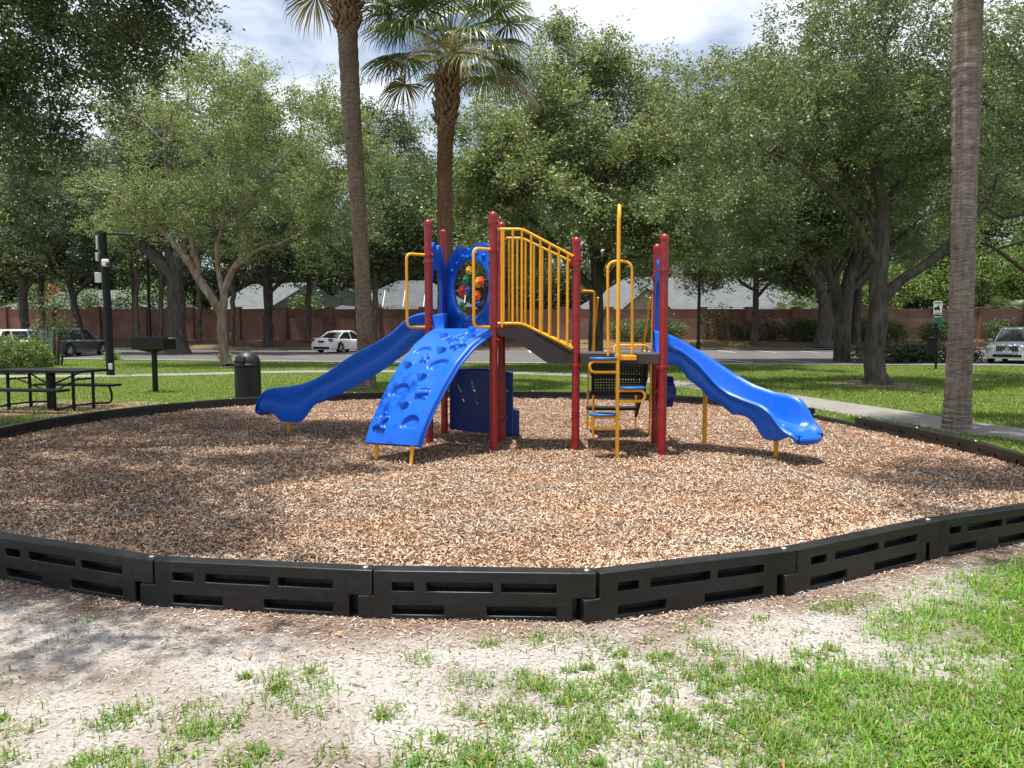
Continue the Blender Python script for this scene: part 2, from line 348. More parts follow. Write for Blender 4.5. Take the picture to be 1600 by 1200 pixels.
# ------------------------------------------------------------------ plan of the place
RING = [(-3.27, 4.83), (-2.02, 4.32), (-.75, 4.14), (.46, 4.09), (1.68, 4.53), (2.92, 5.24), (4.06, 5.76), (4.92, 6.62), (5.33, 7.78),
        (5.45, 9.0), (5.38, 10.2), (5.15, 11.38), (4.98, 12.65), (4.5, 13.8), (3.75, 14.78), (2.75, 15.5), (1.6, 15.98), (.38, 16.19), (-.85, 16.25),
        (-2.1, 16.15), (-3.3, 15.8), (-4.4, 15.22), (-5.35, 14.4), (-6.1, 13.4), (-6.6, 12.25), (-6.85, 11.05), (-6.85, 9.8), (-6.6, 8.58),
        (-6.1, 7.42), (-5.4, 6.4), (-4.45, 5.56)]
RC = np.array(RING); CC = np.array([-.7, 10.2])
def ring_r(th):                      # radius of the border polygon at an angle about its centre
    d = np.stack([np.cos(th), np.sin(th)], -1); best = np.full(th.shape, 99.0)
    for i in range(len(RC)):
        a = RC[i]-CC; e = RC[(i+1) % len(RC)]-RC[i]
        den = d[..., 0]*e[1]-d[..., 1]*e[0]; den = np.where(abs(den) < 1e-9, 1e-9, den)
        t = (a[0]*e[1]-a[1]*e[0])/den; u = (a[0]*d[..., 1]-a[1]*d[..., 0])/den
        best = np.where((t > 0) & (u >= -1e-6) & (u <= 1+1e-6) & (t < best), t, best)
    return best
def ring_d(x, y):                    # >0 outside the border
    dx = x-CC[0]; dy = y-CC[1]; return np.hypot(dx, dy)-ring_r(np.arctan2(dy, dx))
def bank(x, y):
    return .10*sstep(57.9, 58.6, y)+.56*sstep(58.5, 66, y)+0*x
def bed_z(x, y):
    d = -ring_d(x, y)
    return .115+.085*(1-sstep(.0, .55, d))*sstep(9, 6.5, y)+.045*(fbm(x*1.3, y*1.3, 3)-.5)+.02*(fbm(x*4, y*4, 13)-.5)-.045*np.exp(-((x+3.9)**2+(y-11.3)**2)/.35)-.045*np.exp(-((x-3.45)**2+(y-8.1)**2)/.3)-.03*np.exp(-((x+1.4)**2+(y-8.0)**2)/.25)
PATHC = [(13, 6.6), (9.6, 9.2), (7.5, 11.5), (6.55, 15.5), (5.2, 21), (2.5, 26.0), (-3, 28.2), (-8, 28.1), (-12, 26.2), (-18, 25.2), (-45, 24.6)]
def road_near(x): return np.interp(x, [-70, -24, -8, 8, 22, 70], [41.5, 40, 36, 34.3, 32.5, 32.5])
def grass_cover(x, y):               # 1 = turf, 0 = bare sand (front strip)
    n = fbm(x*1.5+3, y*1.5, 11); n2 = fbm(x*5, y*5, 5)
    lawn = sstep(.2, .9, ring_d(x, y))*sstep(6.0, 9.0, y+abs(x)*.25)
    edge = x-(1.62+(y-3)*.60)
    front = sstep(-.55, .45, edge+(n-.5)*1.7)*sstep(.15, .6, ring_d(x, y)+(n2-.5)*.3)
    front = np.maximum(front, .10*sstep(.60, .74, n)*sstep(3.2, 2.6, y))
    far = sstep(8.5, 10.5, y)
    bare = sstep(1.7, .5, np.hypot(x-10.5, (y-21.8)*.8)+(n-.5)*1.5)+sstep(2.6, 1.2, np.hypot(x+8.9, (y-15.1)*1.1)+(n-.5)*2)*.8+sstep(.8, .3, np.hypot(x+12.2, y-32.5))
    return np.clip(np.maximum(front*sstep(9, 7, y), lawn*far+ (1-far)*front)*(1-np.clip(bare, 0, 1)), 0, 1)
# ground sheet
def axis(lo, hi, d, outer):
    return np.unique(np.round(np.concatenate([np.arange(lo, hi+1e-6, d), outer]), 3))
gx = axis(-11, 12, .11, [-1500, -600, -250, -120]+list(np.arange(-80, -11, 1.0))+list(np.arange(13, 81, 1.0))+[120, 250, 600, 1500])
gy = axis(0.5, 26, .11, [-300, -60, -20, -8, -3, -1, 0]+list(np.arange(26.5, 57.5, .5))+list(np.arange(57.5, 67, .25))+[68, 72, 80, 95, 120, 180, 400, 900, 2500])
GX, GY = np.meshgrid(gx, gy); fx, fy = GX.ravel(), GY.ravel()
gz = bank(fx, fy)+.012*(fbm(fx*2, fy*2, 9)-.5)*(np.hypot(fx, fy) < 30)
inside = ring_d(fx, fy) < -.3; gz = np.where(inside, -.02, gz)
gc = grass_cover(fx, fy)
lit = np.where(fy > 57.6, .75+.5*(fbm(fx*.5, fy*.5, 4)-.5)*2, 0)
lit = np.maximum(lit, .85*sstep(.62, .05, ring_d(fx, fy)+(fbm(fx*3, fy*3, 8)-.5)*.7)*(fy < 7))
lit = np.maximum(lit, sstep(1.9, .6, np.hypot(fx-10.5, fy-21.8))*.8); lit = np.maximum(lit, sstep(3.2, 2.4, np.hypot((fx-18.5)*.55, fy-35.6))*.9)
lit = np.maximum(lit, .35*sstep(.58, .72, fbm(fx*1.2, fy*1.2, 21))*(fy < 6)*(1-gc)); lit = np.maximum(lit, .9*sstep(2.7, 1.4, np.hypot(fx+8.9, (fy-15.1)*1.1)+(fbm(fx*2, fy*2, 6)-.5)*2)); lit = np.clip(lit, 0, 1)
nx_, ny_ = len(gx), len(gy); ii = (np.arange(ny_-1)[:, None]*nx_+np.arange(nx_-1)[None]).ravel()
F = np.stack([ii, ii+1, ii+1+nx_, ii+nx_], 1)
o = np_mesh('ground', np.stack([fx, fy, gz], 1), F, M['ground'], smooth=True, fl={'g': gc, 'lit': lit}); tag(o, kind='structure')
def strip(name, cl, w, z, mat, kind='structure', n=8, thick=.05):
    pts = []
    for i in range(len(cl)-1):
        p0 = Vector(cl[max(i-1, 0)]); p1 = Vector(cl[i]); p2 = Vector(cl[i+1]); p3 = Vector(cl[min(i+2, len(cl)-1)])
        for k in range(n):
            t = k/n; pts.append(.5*((2*p1)+(-p0+p2)*t+(2*p0-5*p1+4*p2-p3)*t*t+(-p0+3*p1-3*p2+p3)*t**3))
    pts.append(Vector(cl[-1])); mb = MB(); secs = []
    for i, p in enumerate(pts):
        t = (pts[min(i+1, len(pts)-1)]-pts[max(i-1, 0)]).normalized(); nn = Vector((-t.y, t.x))
        a = p+nn*w/2; c = p-nn*w/2
        secs.append([(a.x, a.y, z-thick), (a.x, a.y, z), (c.x, c.y, z), (c.x, c.y, z-thick)])
    mb.loft(secs); o = mb.build(name, mat, smooth=30); tag(o, kind=kind); return o
strip('path', PATHC, 1.45, .022, M['concrete'])
# road with its kerbs
xsr = np.arange(-90, 91, 2.0); mb = MB()
yn = road_near(xsr)
mb.add([(x, y, .006) for x, y in zip(xsr, yn)]+[(x, 58, .006) for x in xsr], [(i, i+1, i+1+len(xsr), i+len(xsr)) for i in range(len(xsr)-1)])
tag(mb.build('road', M['asphalt'], smooth=0), kind='structure')
strip('near_kerb', [(x, y-.1) for x, y in zip(xsr, yn)], .34, .05, M['concrete'], n=1)
strip('far_kerb', [(x, 57.95) for x in xsr], .3, .13, M['concrete'], n=1)
strip('gutter', [(x, y+.75) for x, y in zip(xsr, yn)], 1.25, .012, M['concrete'], n=1, thick=.003)
mb = MB()
for k in range(-4, 12): mb.box((9.5+k*2.75, 53.9, .011), (.11, 4.6, .004))
for k in range(-2, 8): mb.box((11+k*2.9, 37.5, .011), (.11, 3.4, .004), rz=.12)
tag(mb.build('parking_lines', M['linepaint'], smooth=0), kind='structure')
# mulch bed
NT, NR = 200, 60; th = np.linspace(0, 2*pi, NT, endpoint=False); rr = ring_r(th)-.04
fr = np.linspace(0.0, 1, NR); X = CC[0]+np.outer(fr, rr*np.cos(th)); Y = CC[1]+np.outer(fr, rr*np.sin(th))
Z = bed_z(X, Y)
X = np.vstack([X, X[-1]]); Y = np.vstack([Y, Y[-1]]); Z = np.vstack([Z, np.full(NT, -.03)])
ii = np.arange(NR)[:, None]*NT+np.arange(NT)[None]; jj = np.arange(NR)[:, None]*NT+(np.arange(NT)+1)[None] % NT
F = np.stack([ii.ravel(), jj.ravel(), (jj+NT).ravel(), (ii+NT).ravel()], 1)
F = F[:, ::-1]
F = F[:, [3, 2, 1, 0]]
o = np_mesh('mulch_bed', np.stack([X.ravel(), Y.ravel(), Z.ravel()], 1), F, M['mulch'], smooth=True); tag(o, kind='structure')

# ------------------------------------------------------------------ loose chips, grass, fallen leaves
rng = np.random.default_rng(7)
def chips(name, x, y, z, rng, Lr, Wr, tilt, pal, mat, label, kind='stuff', cat='mulch', lift=.004):
    n = len(x); a = rng.uniform(0, 2*pi, n); t = rng.normal(0, tilt, n); r = rng.normal(0, tilt*1.2, n)
    Lh = rng.uniform(*Lr, n)/2*rng.choice([1, 1, 1.5, .6], n); Wh = rng.uniform(*Wr, n)/2
    d = np.stack([np.cos(a)*np.cos(t), np.sin(a)*np.cos(t), np.sin(t)], 1)
    s = np.stack([-np.sin(a)*np.cos(r), np.cos(a)*np.cos(r), np.sin(r)], 1)
    c = np.stack([x, y, z+lift+Lh*abs(np.sin(t))*.7], 1)
    k = rng.uniform(.5, 1, n)[:, None]
    V = np.stack([c-d*Lh[:, None]-s*Wh[:, None]*k, c+d*Lh[:, None]-s*Wh[:, None], c+d*Lh[:, None]*.85+s*Wh[:, None]*k, c-d*Lh[:, None]*.9+s*Wh[:, None]], 1).reshape(-1, 3)
    F = np.arange(4*n).reshape(n, 4); pal = np.array(pal); cc = pal[rng.integers(0, len(pal), n)]*rng.uniform(.7, 1.3, (n, 1)); pf = fbm(x*1.1, y*1.1, 77)[:, None]; pg = fbm(x*2.3+9, y*2.3, 78)[:, None]; cc = cc*(.72+.56*pf)*np.concatenate([1+.30*(pg-.5), 1-.05*(pg-.5), 1-.35*(pg-.5)], 1)
    o = np_mesh(name, V, F, mat, col=np.repeat(np.clip(cc, 0, .85), 4, 0)); return tag(o, label, cat, kind=kind)
PAL = [(.40, .27, .17), (.47, .34, .23), (.30, .18, .11), (.52, .41, .30), (.22, .13, .085), (.58, .48, .38), (.44, .27, .16), (.56, .46, .37), (.18, .115, .08), (.42, .33, .26), (.58, .50, .41), (.24, .16, .12)]
x = rng.uniform(-7, 5.6, 1150000); y = rng.uniform(4, 16.4, 1150000)
keep = rng.uniform(0, 1, len(x)) < np.interp(y, [4, 6.5, 9, 16], [.85, .6, .33, .17])
x, y = x[keep], y[keep]; keep = ring_d(x, y) < -.06; x, y = x[keep], y[keep]
chips('mulch', x, y, bed_z(x, y)+rng.uniform(0, .012, len(x)), rng, (.012, .036), (.0035, .0095), .38, PAL, M['chip'], 'loose reddish tan wood chips filling the playground ring')
x = rng.uniform(-4.2, 5, 160000); y = rng.uniform(2.0, 6, 160000); d = ring_d(x, y)
keep = (d > .04) & (rng.uniform(0, 1, len(x)) < .7*np.exp(-d/.28)+.05) & (rng.uniform(0, 1, len(x)) > grass_cover(x, y)*.8); x, y = x[keep], y[keep]
PAL2 = [(.36, .27, .20), (.27, .18, .13), (.48, .40, .33), (.18, .12, .09), (.56, .50, .44), (.12, .09, .075), (.38, .33, .28)]
chips('wood_debris', x, y, .003+0*x, rng, (.008, .032), (.003, .009), .16, PAL2, M['chip'], 'spilled wood chips and bark bits on the bare sand in front of the border', cat='debris')
x = rng.uniform(-4, 4, 26000); y = rng.uniform(2.0, 5, 26000); d = ring_d(x, y); keep = (d > .05); x, y = x[keep], y[keep]
chips('dry_straw', x, y, .004+0*x, rng, (.012, .036), (.0012, .003), .2, [(.40, .36, .31), (.28, .24, .20), (.48, .45, .40), (.16, .13, .11), (.20, .13, .09)], M['chip'], 'fine dry straw and pale twigs littering the sand', cat='straw')
LP = []
rl = random.Random(5)
for k in range(32):
    for _ in range(20):
        a, b_ = rl.uniform(-3.6, 3.8), rl.uniform(2.3, 5)
        if float(ring_d(np.array(a), np.array(b_))) > .15: break
    LP.append((a, b_))
LP = np.array(LP); n = len(LP)
chips('fallen_leaves', LP[:, 0], LP[:, 1], .008+0*LP[:, 0], np.random.default_rng(3), (.028, .048), (.014, .020), .3, [(.50, .19, .07), (.36, .17, .08), (.44, .27, .15), (.24, .12, .07)], M['chip'], 'scattered orange brown fallen oak leaves on the sand', cat='leaves', lift=.004)
def blades(name, x, y, z, h, w, rng, label, bendk=.6, base=(.11, .20, .025), var=.35, dry=.06, cat='grass', lean=.6):
    n = len(x); a = rng.uniform(0, 2*pi, n); ln = rng.normal(0, lean, n); H = h*rng.uniform(.5, 1.25, n); Wd = w*rng.uniform(.6, 1.3, n)
    d = np.stack([np.cos(a), np.sin(a), 0*a], 1); sdir = np.stack([-np.sin(a), np.cos(a), 0*a], 1)
    ln = np.clip(abs(ln), 0, 1.35); c = np.stack([x, y, z], 1)
    m1 = c+d*(np.sin(ln)*H*.5)[:, None]+np.array([0, 0, 1])*(np.cos(ln)*H*.55)[:, None]
    l2 = np.clip(ln+bendk, 0, 1.8); tp = m1+d*(np.sin(l2)*H*.5)[:, None]+np.array([0, 0, 1])*(np.cos(l2)*H*.5)[:, None]
    w_ = Wd[:, None]
    V = np.stack([c-sdir*w_*.4, c+sdir*w_*.4, m1+sdir*w_*.5, m1-sdir*w_*.5, tp+sdir*w_*.08, tp-sdir*w_*.08], 1).reshape(-1, 3)
    k = np.arange(n)*6; F = np.concatenate([np.stack([k, k+1, k+2, k+3], 1), np.stack([k+3, k+2, k+4, k+5], 1)])
    cc = np.array(base)[None]*rng.uniform(1-var, 1+var, (n, 1))*np.stack([rng.uniform(.75, 1.35, n), np.ones(n), rng.uniform(.6, 1.5, n)], 1)
    dr = rng.uniform(0, 1, n) < dry; cc[dr] = np.array([.42, .34, .17])*rng.uniform(.7, 1.1, (dr.sum(), 1))
    o = np_mesh(name, V, F, M['grass'], col=np.repeat(np.clip(cc, 0, .8), 6, 0), smooth=True)
    return tag(o, label, cat, kind='stuff')
x = rng.uniform(-3.6, 5.6, 480000); y = rng.uniform(2.0, 7.5, 480000); d = ring_d(x, y); g = grass_cover(x, y); cl = fbm(x*7, y*7, 31)
keep = (d > .1) & (rng.uniform(0, 1, len(x)) < g*np.clip((cl-.22)*2.4, .15, 1)*.9) & (y > 2.2) & (abs(x) < y*.8+.4); x, y = x[keep], y[keep]
print('front blades', len(x))
blades('grass_turf', x, y, 0*x, .047, .0066, rng, 'bright green broad bladed turf in the near right corner', base=(.155, .30, .035), lean=.75)
# weed tufts in the sand
tx, ty, th_ = [], [], []
r2 = np.random.default_rng(12)
cen = []
while len(cen) < 620:
    a, b_ = r2.uniform(-3.4, 2.6), r2.uniform(2.2, 4.4)
    p_ = (.18+.82*sstep(4.0, 2.8, b_))*(.45+.55*sstep(-2.4, 1.2, a))
    if ring_d(np.array(a), np.array(b_)) > .25 and r2.uniform() < p_*(.12+2.0*float(vnoise(np.array(a*1.6), np.array(b_*1.6), 3)**2)): cen.append((a, b_))
for a, b_ in cen:
    k = int(r2.integers(10, 90)); s_ = r2.uniform(.015, .065); tx.append(a+r2.normal(0, s_, k)); ty.append(b_+r2.normal(0, s_, k))
x = np.concatenate(tx); y = np.concatenate(ty)
blades('weed_tufts', x, y, 0*x, .042, .0058, rng, 'small green weed tufts scattered over the bare sand', base=(.145, .25, .05), lean=.95, cat='weeds', dry=.12)
# lawns beyond the ring
n = 900000; y = 7.5+36*rng.uniform(0, 1, n)**1.6; x = (rng.uniform(-1, 1, n))*(y*.75+1); d = ring_d(x, y)
pc = np.array([np.interp(0, [0], [0])])
cl2 = []
for i in range(len(PATHC)-1):
    a = np.array(PATHC[i]); e = np.array(PATHC[i+1])-a; t = np.clip(((x-a[0])*e[0]+(y-a[1])*e[1])/(e@e), 0, 1)
    cl2.append(np.hypot(x-a[0]-t*e[0], y-a[1]-t*e[1]))
pd = np.min(cl2, 0)
keep = (d > .08) & (pd > .68) & (y < road_near(x)-.35) & (rng.uniform(0, 1, n) < grass_cover(x, y)*.5); x, y = x[keep], y[keep]
print('lawn blades', len(x))
blades('lawn_grass', x, y, 0*x, .062, .016, rng, 'mown green lawn around the playground ring', base=(.135, .205, .035), lean=.55, dry=.07)
# ------------------------------------------------------------------ border sections
def border_meshes():
    Lx = 1.22; a = MB()
    xs = sorted({-.09, 0, .10, .225, .29, .655, .70, 1.0, 1.09, 1.22, .385, .62, 1.01})
    xs = [-.09, -.003, .10, .22, .29, .385, .62, .655, .70, 1.0, 1.09, 1.215]
    zs = [-.04, .028, .078, .13, .158, .206, .27]
    holes = [(.10, .22, .158, .206), (.29, .655, .158, .206), (.70, 1.0, .158, .206), (.10, .385, .028, .078), (.62, 1.0, .028, .078)]
    def solid(i, j):
        x = (xs[i]+xs[i+1])/2; z = (zs[j]+zs[j+1])/2
        if z > .13 and x < -.003: return False
        if z < .13 and x > 1.09: return False
        return not any(p < x < q and r < z < s for p, q, r, s in holes)
    a.plate(xs, zs, solid, lambda x, z, k: (x, -.05+.10*k, z))
    me = bpy.data.meshes.new('wall_panel'); me.from_pydata(a.v, [], a.f); me.materials.append(M['border'])
    me.polygons.foreach_set('use_smooth', [True]*len(me.polygons)); me.set_sharp_from_angle(angle=R(40))
    b = MB(); b.lathe([(.016, .268), (.016, .274), (.011, .278), (.004, .279)], (1.165, 0, 0), 14)
    m2 = bpy.data.meshes.new('bolt'); m2.from_pydata(b.v, [], b.f); m2.materials.append(M['bolt']); m2.polygons.foreach_set('use_smooth', [True]*len(m2.polygons))
    return me, m2
bm1, bm2 = border_meshes()
bm3 = bm1.copy()
bk = MB(); bk.box((.60, .03, .10), (1.10, .012, .30)); import bmesh as _b
_m = _b.new(); _m.from_mesh(bm3); _vs = [_m.verts.new(p) for p in bk.v]; [_m.faces.new([_vs[i] for i in f]) for f in bk.f]; _m.to_mesh(bm3); _m.free(); bm3.update()
BL = {0: 'leftmost near border section, in tree shade at the left picture edge', 1: 'near border section left of the centre one, its lower slots on pale sand',
      2: 'centre near border section facing the camera squarely, straight in front of the play structure', 3: 'near border section just right of the centre one, angled back to the right',
      4: 'near border section beside the bright turf, second right of the centre one', 5: 'rightmost near border section, dark, running out at the right edge above the turf'}
where = {6: 'right turn of the ring just outside the picture', 7: 'right side nearest the camera, just out of the picture', 8: 'right side of the ring, just nearer than the grey palm trunk',
         9: 'far right side by the foot of the thick grey palm trunk', 10: 'far right, raised end beside the gap, left of the palm foot', 11: 'sunken section in the gap behind the right slide end',
         12: 'back right, short end showing behind the right slide lip', 13: 'back right, hidden behind the right slide', 14: 'back, seen under the right slide beside its tall yellow leg',
         15: 'back, seen right of the front right red post under the slide top', 16: 'back, seen behind the lower deck steps', 17: 'back, seen under the low end of the yellow railed ramp', 18: 'back, seen under the ramp right of the blue seat',
         19: 'back, hidden behind the blue climbing wall', 20: 'back left, in front of the tall left palm trunk', 21: 'back left, seen under the left slide', 22: 'back left, beside the dome lidded bin',
         23: 'left rear, directly in front of the dome lidded bin', 24: 'left, between bin and grill', 25: 'left, in front of the grill post', 26: 'left, just right of the picnic table legs', 27: 'left, by the picnic table, cut by the left picture edge'}
for i in range(len(RING)):
    a = Vector(RING[i]); b = Vector(RING[(i+1) % len(RING)]); d = b-a
    if i in (28, 29, 30): w_ = 'left side nearer than the picnic table, out of the picture'
    else: w_ = where.get(i)
    lab = BL.get(i) or 'black border section, '+w_
    t = thing('border_section', lab, 'border section', (a.x, a.y, -.10 if i == 11 else (.0 if i < 9 else .0)), math.atan2(d.y, d.x), 'black plastic border sections around the wood chips')
    t.scale = (d.length/1.22, 1, 1)
    p = link(bpy.data.objects.new('wall_panel', bm3), t); bv = p.modifiers.new('bevel', 'BEVEL'); bv.width = .014; bv.segments = 3; bv.limit_method = 'ANGLE'; bv.angle_limit = R(40); bv.use_clamp_overlap = True
    link(bpy.data.objects.new('bolt', bm2), t)

# ------------------------------------------------------------------ play structure
ORG = (.4, 9.4, .12)
PS = thing('play_structure', 'red, blue and yellow play structure with two blue slides on the wood chips', 'playground set', ORG)
def pb(): return MB(ORG)
PP = {1: (-1.06, 9.8, 2.94), 2: (-.95, 10.75, 2.94), 3: (-.22, 9.13, 2.94), 4: (-.135, 10.0, 2.94), 5: (.76, 9.13, 2.645), 6: (.845, 10.1, 2.645), 7: (1.735, 8.82, 2.645), 8: (1.845, 9.85, 2.645)}
CL = {1: [2.51, 2.43, 1.60], 2: [2.44, 1.62], 3: [2.83, 2.50, 1.60, 1.45], 4: [2.72, 1.62, .42], 5: [2.39, 2.34, 1.14], 6: [2.10, 1.15], 7: [2.25, 1.14], 8: [2.24, 2.06, 1.15]}
for k, (x, y, t) in PP.items():
    mb = pb(); r = .048; mb.lathe([(r, 0), (r, t-.055), (r*1.06, t-.053), (r*1.06, t-.03), (r*.95, t-.012), (r*.7, t+.004), (r*.3, t+.012)], (x, y, 0), 24)
    po = mb.build('post', M['red'], PS)
    for z in CL[k]:
        mb = pb()
        mb.lathe([(r, -.024), (r+.010, -.022), (r+.012, 0), (r+.010, .022), (r, .024)], (x, y, z), 24)
        for q in (-.6, 2.5): mb.lathe([(.011, -.02), (.011, .016), (.006, .02)], (x+(r+.02)*cos(q), y+(r+.02)*sin(q), z), 8, M=Matrix.Rotation(pi/2, 3, 'X')) ; mb.box((x+(r+.015)*cos(q), y+(r+.015)*sin(q), z), (.03, .02, .034), rz=q)
        mb.build('clamp', M['red'], po)
V2 = lambda k: Vector(PP[k][:2])
def tubeobj(pts, r, name, mat='yellow', par=PS, n=12, b=.05):
    mb = pb(); mb.ring(bend(pts, b), r, n); return mb.build(name, M[mat], par, smooth=50)
# decks
def deck(ks, z, t, name):
    mb = pb(); q = [V2(k) for k in ks]; c = sum(q, Vector((0, 0)))/len(q); q = [p+(c-p).normalized()*.03 for p in q]
    mb.prism([tuple(p) for p in q], lambda u, w, s: (u, w, z-t*s)); d = mb.build(name, M['deck'], PS, smooth=0, bevel=.008)
    return d
deck([1, 3, 4, 2], 1.575, .09, 'upper_deck'); dk = deck([5, 7, 8, 6], 1.29, .10, 'lower_deck')
mb = pb(); mb.box((1.24, 8.975-.03, 1.235), (.90, .03, .125), rz=-.30*0); 
mb = pb()
a, b = V2(5), V2(7); e = (b-a).normalized(); q0 = a+e*.05; q1 = b-e*.05
mb.prism([(0, 1.175), ((q1-q0).length, 1.175), ((q1-q0).length, 1.297), (0, 1.297)], lambda u, w, s: (q0.x+e.x*u, q0.y+e.y*u-.045+.03*s, w)); mb.build('fascia', M['deck'], dk, smooth=0, bevel=.006)
# ramp between decks
mb = pb()
prof = [(-.17, 1.575), (.17, 1.575), (.28, 1.545), (.74, 1.30), (.74, 1.235), (.70, 1.235)]
def rampside(yf, th): 
    mb.prism([(-.19, 1.58), (.19, 1.58), (.30, 1.55), (.735, 1.315), (.735, 1.175), (.42, 1.175), (.02, 1.46), (-.16, 1.50)], lambda u, w, s: (u, yf(u)+th*s, w))
yf1 = lambda u: 9.10; yf2 = lambda u: 10.02
rampside(yf1, .04); rampside(yf2, .04)
mb.loft([[(u, 9.14, z), (u, 10.02, z), (u, 10.02, z-.05), (u, 9.14, z-.05)] for u, z in [(-.13, 1.555), (.18, 1.555), (.29, 1.52), (.76, 1.262)]])
rp = mb.build('ramp', M['deck'], PS, smooth=0, bevel=.006)
mb = pb(); s0 = Vector((.30, 1.55)); s1 = Vector((.735, 1.315)); dd = (s1-s0).normalized(); nn = Vector((-dd.y, dd.x))
for ya in (9.092, ): mb.prism([tuple(s0-nn*.03), tuple(s1-nn*.03), tuple(s1-nn*.045), tuple(s0-nn*.045)], lambda u, w, s: (u, ya-.004+.01*s, w))
mb.build('trim', M['black'], rp, smooth=0)
# ramp railings
def railing(yq, xo, x0, x1, knee, ph, hi, nb):
    top = [(x0, yq, hi), (knee, yq, hi), (x1, yq, hi-.315)]; bot = [(x0, yq, 1.645), (knee, yq, 1.645), (x1, yq, 1.35)]
    t = tubeobj(top, .0165, 'railing', b=.06)
    tb = pb(); tb.ring(bend(bot, .06), .0165, 12); tb.build('bottom_rail', M['yellow'], t)
    at = lambda p, x: p[0][2] if x < knee else p[1][2]+(p[2][2]-p[1][2])*(x-knee)/(x1-knee)
    for k in range(nb):
        x = x0+ph+k*.108
        if x > x1-.02: break
        mb = pb(); mb.ring([(x, yq, at(bot, x)), (x, yq, at(top, x))], .0148, 10); mb.build('baluster', M['yellow'], t)
railing(9.10, 0, -.17, .72, .12, .07, 2.745, 8)
railing(10.03, 0, -.09, .80, .13, .05, 2.75, 8)
mb = pb(); mb.ring([(-.12, 9.10, 1.60), (-.12, 9.10, 2.745)], .0165, 10); mb.build('end_bar', M['yellow'], PS)
# grab handles beside the climbing wall
h1 = Vector((-1.06, 9.8)); o1 = Vector((-.83, -.22)).normalized()
def handle(p, o, L_, z0, z1):
    A = (p.x, p.y, z1); B = (p.x+o.x*L_, p.y+o.y*L_, z1); C_ = (p.x+o.x*L_*1.0, p.y+o.y*L_*1.0, z0); D = (p.x, p.y, z0)
    return tubeobj([A, B, C_, D], .018, 'handrail', b=.07)
handle(Vector((-1.06, 9.8)), Vector((-.8, -.6)).normalized(), .31, 1.60, 2.51)
handle(Vector((-.22, 9.13)), Vector((-.8, -.6)).normalized(), .28, 1.60, 2.51)
# climbing wall: a height field with holds, dips and sea creature reliefs
TL = Vector((-1.06+.06, 9.8-.08)); TR = Vector((-.22-.0, 9.13-.02)); BLp = Vector((-1.665, 8.55)); BR = Vector((-1.02, 8.27))
prof_s = [(0, .315), (.07, .50), (.18, .72), (.33, .96), (.50, 1.20), (.70, 1.40), (.88, 1.52), (1.0, 1.585)]
ps_ = np.array(prof_s)
NU, NV = 84, 190
su = np.linspace(0, 1, NU); sv_ = np.linspace(0, 1, NV)
arc = np.linspace(0, 1, 200); # smooth quarter curve
tt = np.linspace(0, 1, 400); cx_ = np.interp(tt, np.linspace(0, 1, 8), ps_[:, 0]); cz_ = np.interp(tt, np.linspace(0, 1, 8), ps_[:, 1])
for _ in range(60): cx_[1:-1] = (cx_[:-2]+cx_[1:-1]+cx_[2:])/3; cz_[1:-1] = (cz_[:-2]+cz_[1:-1]+cz_[2:])/3
LN = 1.12; ds = np.r_[0, np.cumsum(np.hypot(np.diff(cx_*LN), np.diff(cz_)))]; tot = ds[-1]
sx_ = np.interp(sv_*tot, ds, cx_); sz_ = np.interp(sv_*tot, ds, cz_)
UU, VV = np.meshgrid(su*.86, sv_*tot)      # metres on the surface
H = np.zeros_like(UU)
def dip(u, v, a, b, ang, dep, kid=.0):
    global H
    du = UU-u; dv = VV-v; c, s = cos(ang), sin(ang); p = (du*c+dv*s)/a; q = (-du*s+dv*c)/b+kid*p*p
    r = np.sqrt(p*p+q*q); H -= dep*.8*(1-sstep(.62, 1.0, r))
def hold(u, v, s, hgt=.045):
    global H
    s = s*1.0; hgt = hgt*1.2; du = (UU-u)/s; dv = (VV-v)/s; top = np.clip(1-abs(du)/.62, 0, 1)
    f = np.clip(1-np.maximum(np.maximum(abs(du)*1.5-(dv+.9)*.72, dv-.55), -dv-1.0), 0, 1)
    body = sstep(0, .25, np.minimum(np.minimum((dv+1)*.75-abs(du)*1.05, .8-dv), 1))
    H += hgt*body*np.clip((dv+1.0)/1.5, .1, 1)
def caps(pts, r, hgt):
    global H
    for (a, b), (c, d) in zip(pts[:-1], pts[1:]):
        ex, ey = c-a, d-b; t = np.clip(((UU-a)*ex+(VV-b)*ey)/(ex*ex+ey*ey+1e-9), 0, 1); dist = np.hypot(UU-a-t*ex, VV-b-t*ey)
        H[:] = np.where(dist < r, np.maximum(H, 1.2*hgt*np.sqrt(np.clip(1-(dist/r)**2, 0, 1))), H)
# (u across from the left edge, v up from the bottom edge)
dip(.62, .27, .15, .085, .05, .05, .5); dip(.24, .66, .155, .09, .2, .05, .45); dip(.60, 1.02, .15, .085, .3, .045, .0); dip(.22, 1.25, .13, .06, .2, .035, .5); dip(.66, 1.62, .10, .045, .2, .02)
for u, v, s in [(.42, .45, .062), (.16, .98, .058), (.47, .82, .062), (.50, 1.22, .06), (.33, 1.50, .06), (.72, 1.50, .055), (.62, 1.66, .05)]: hold(u, v, s)
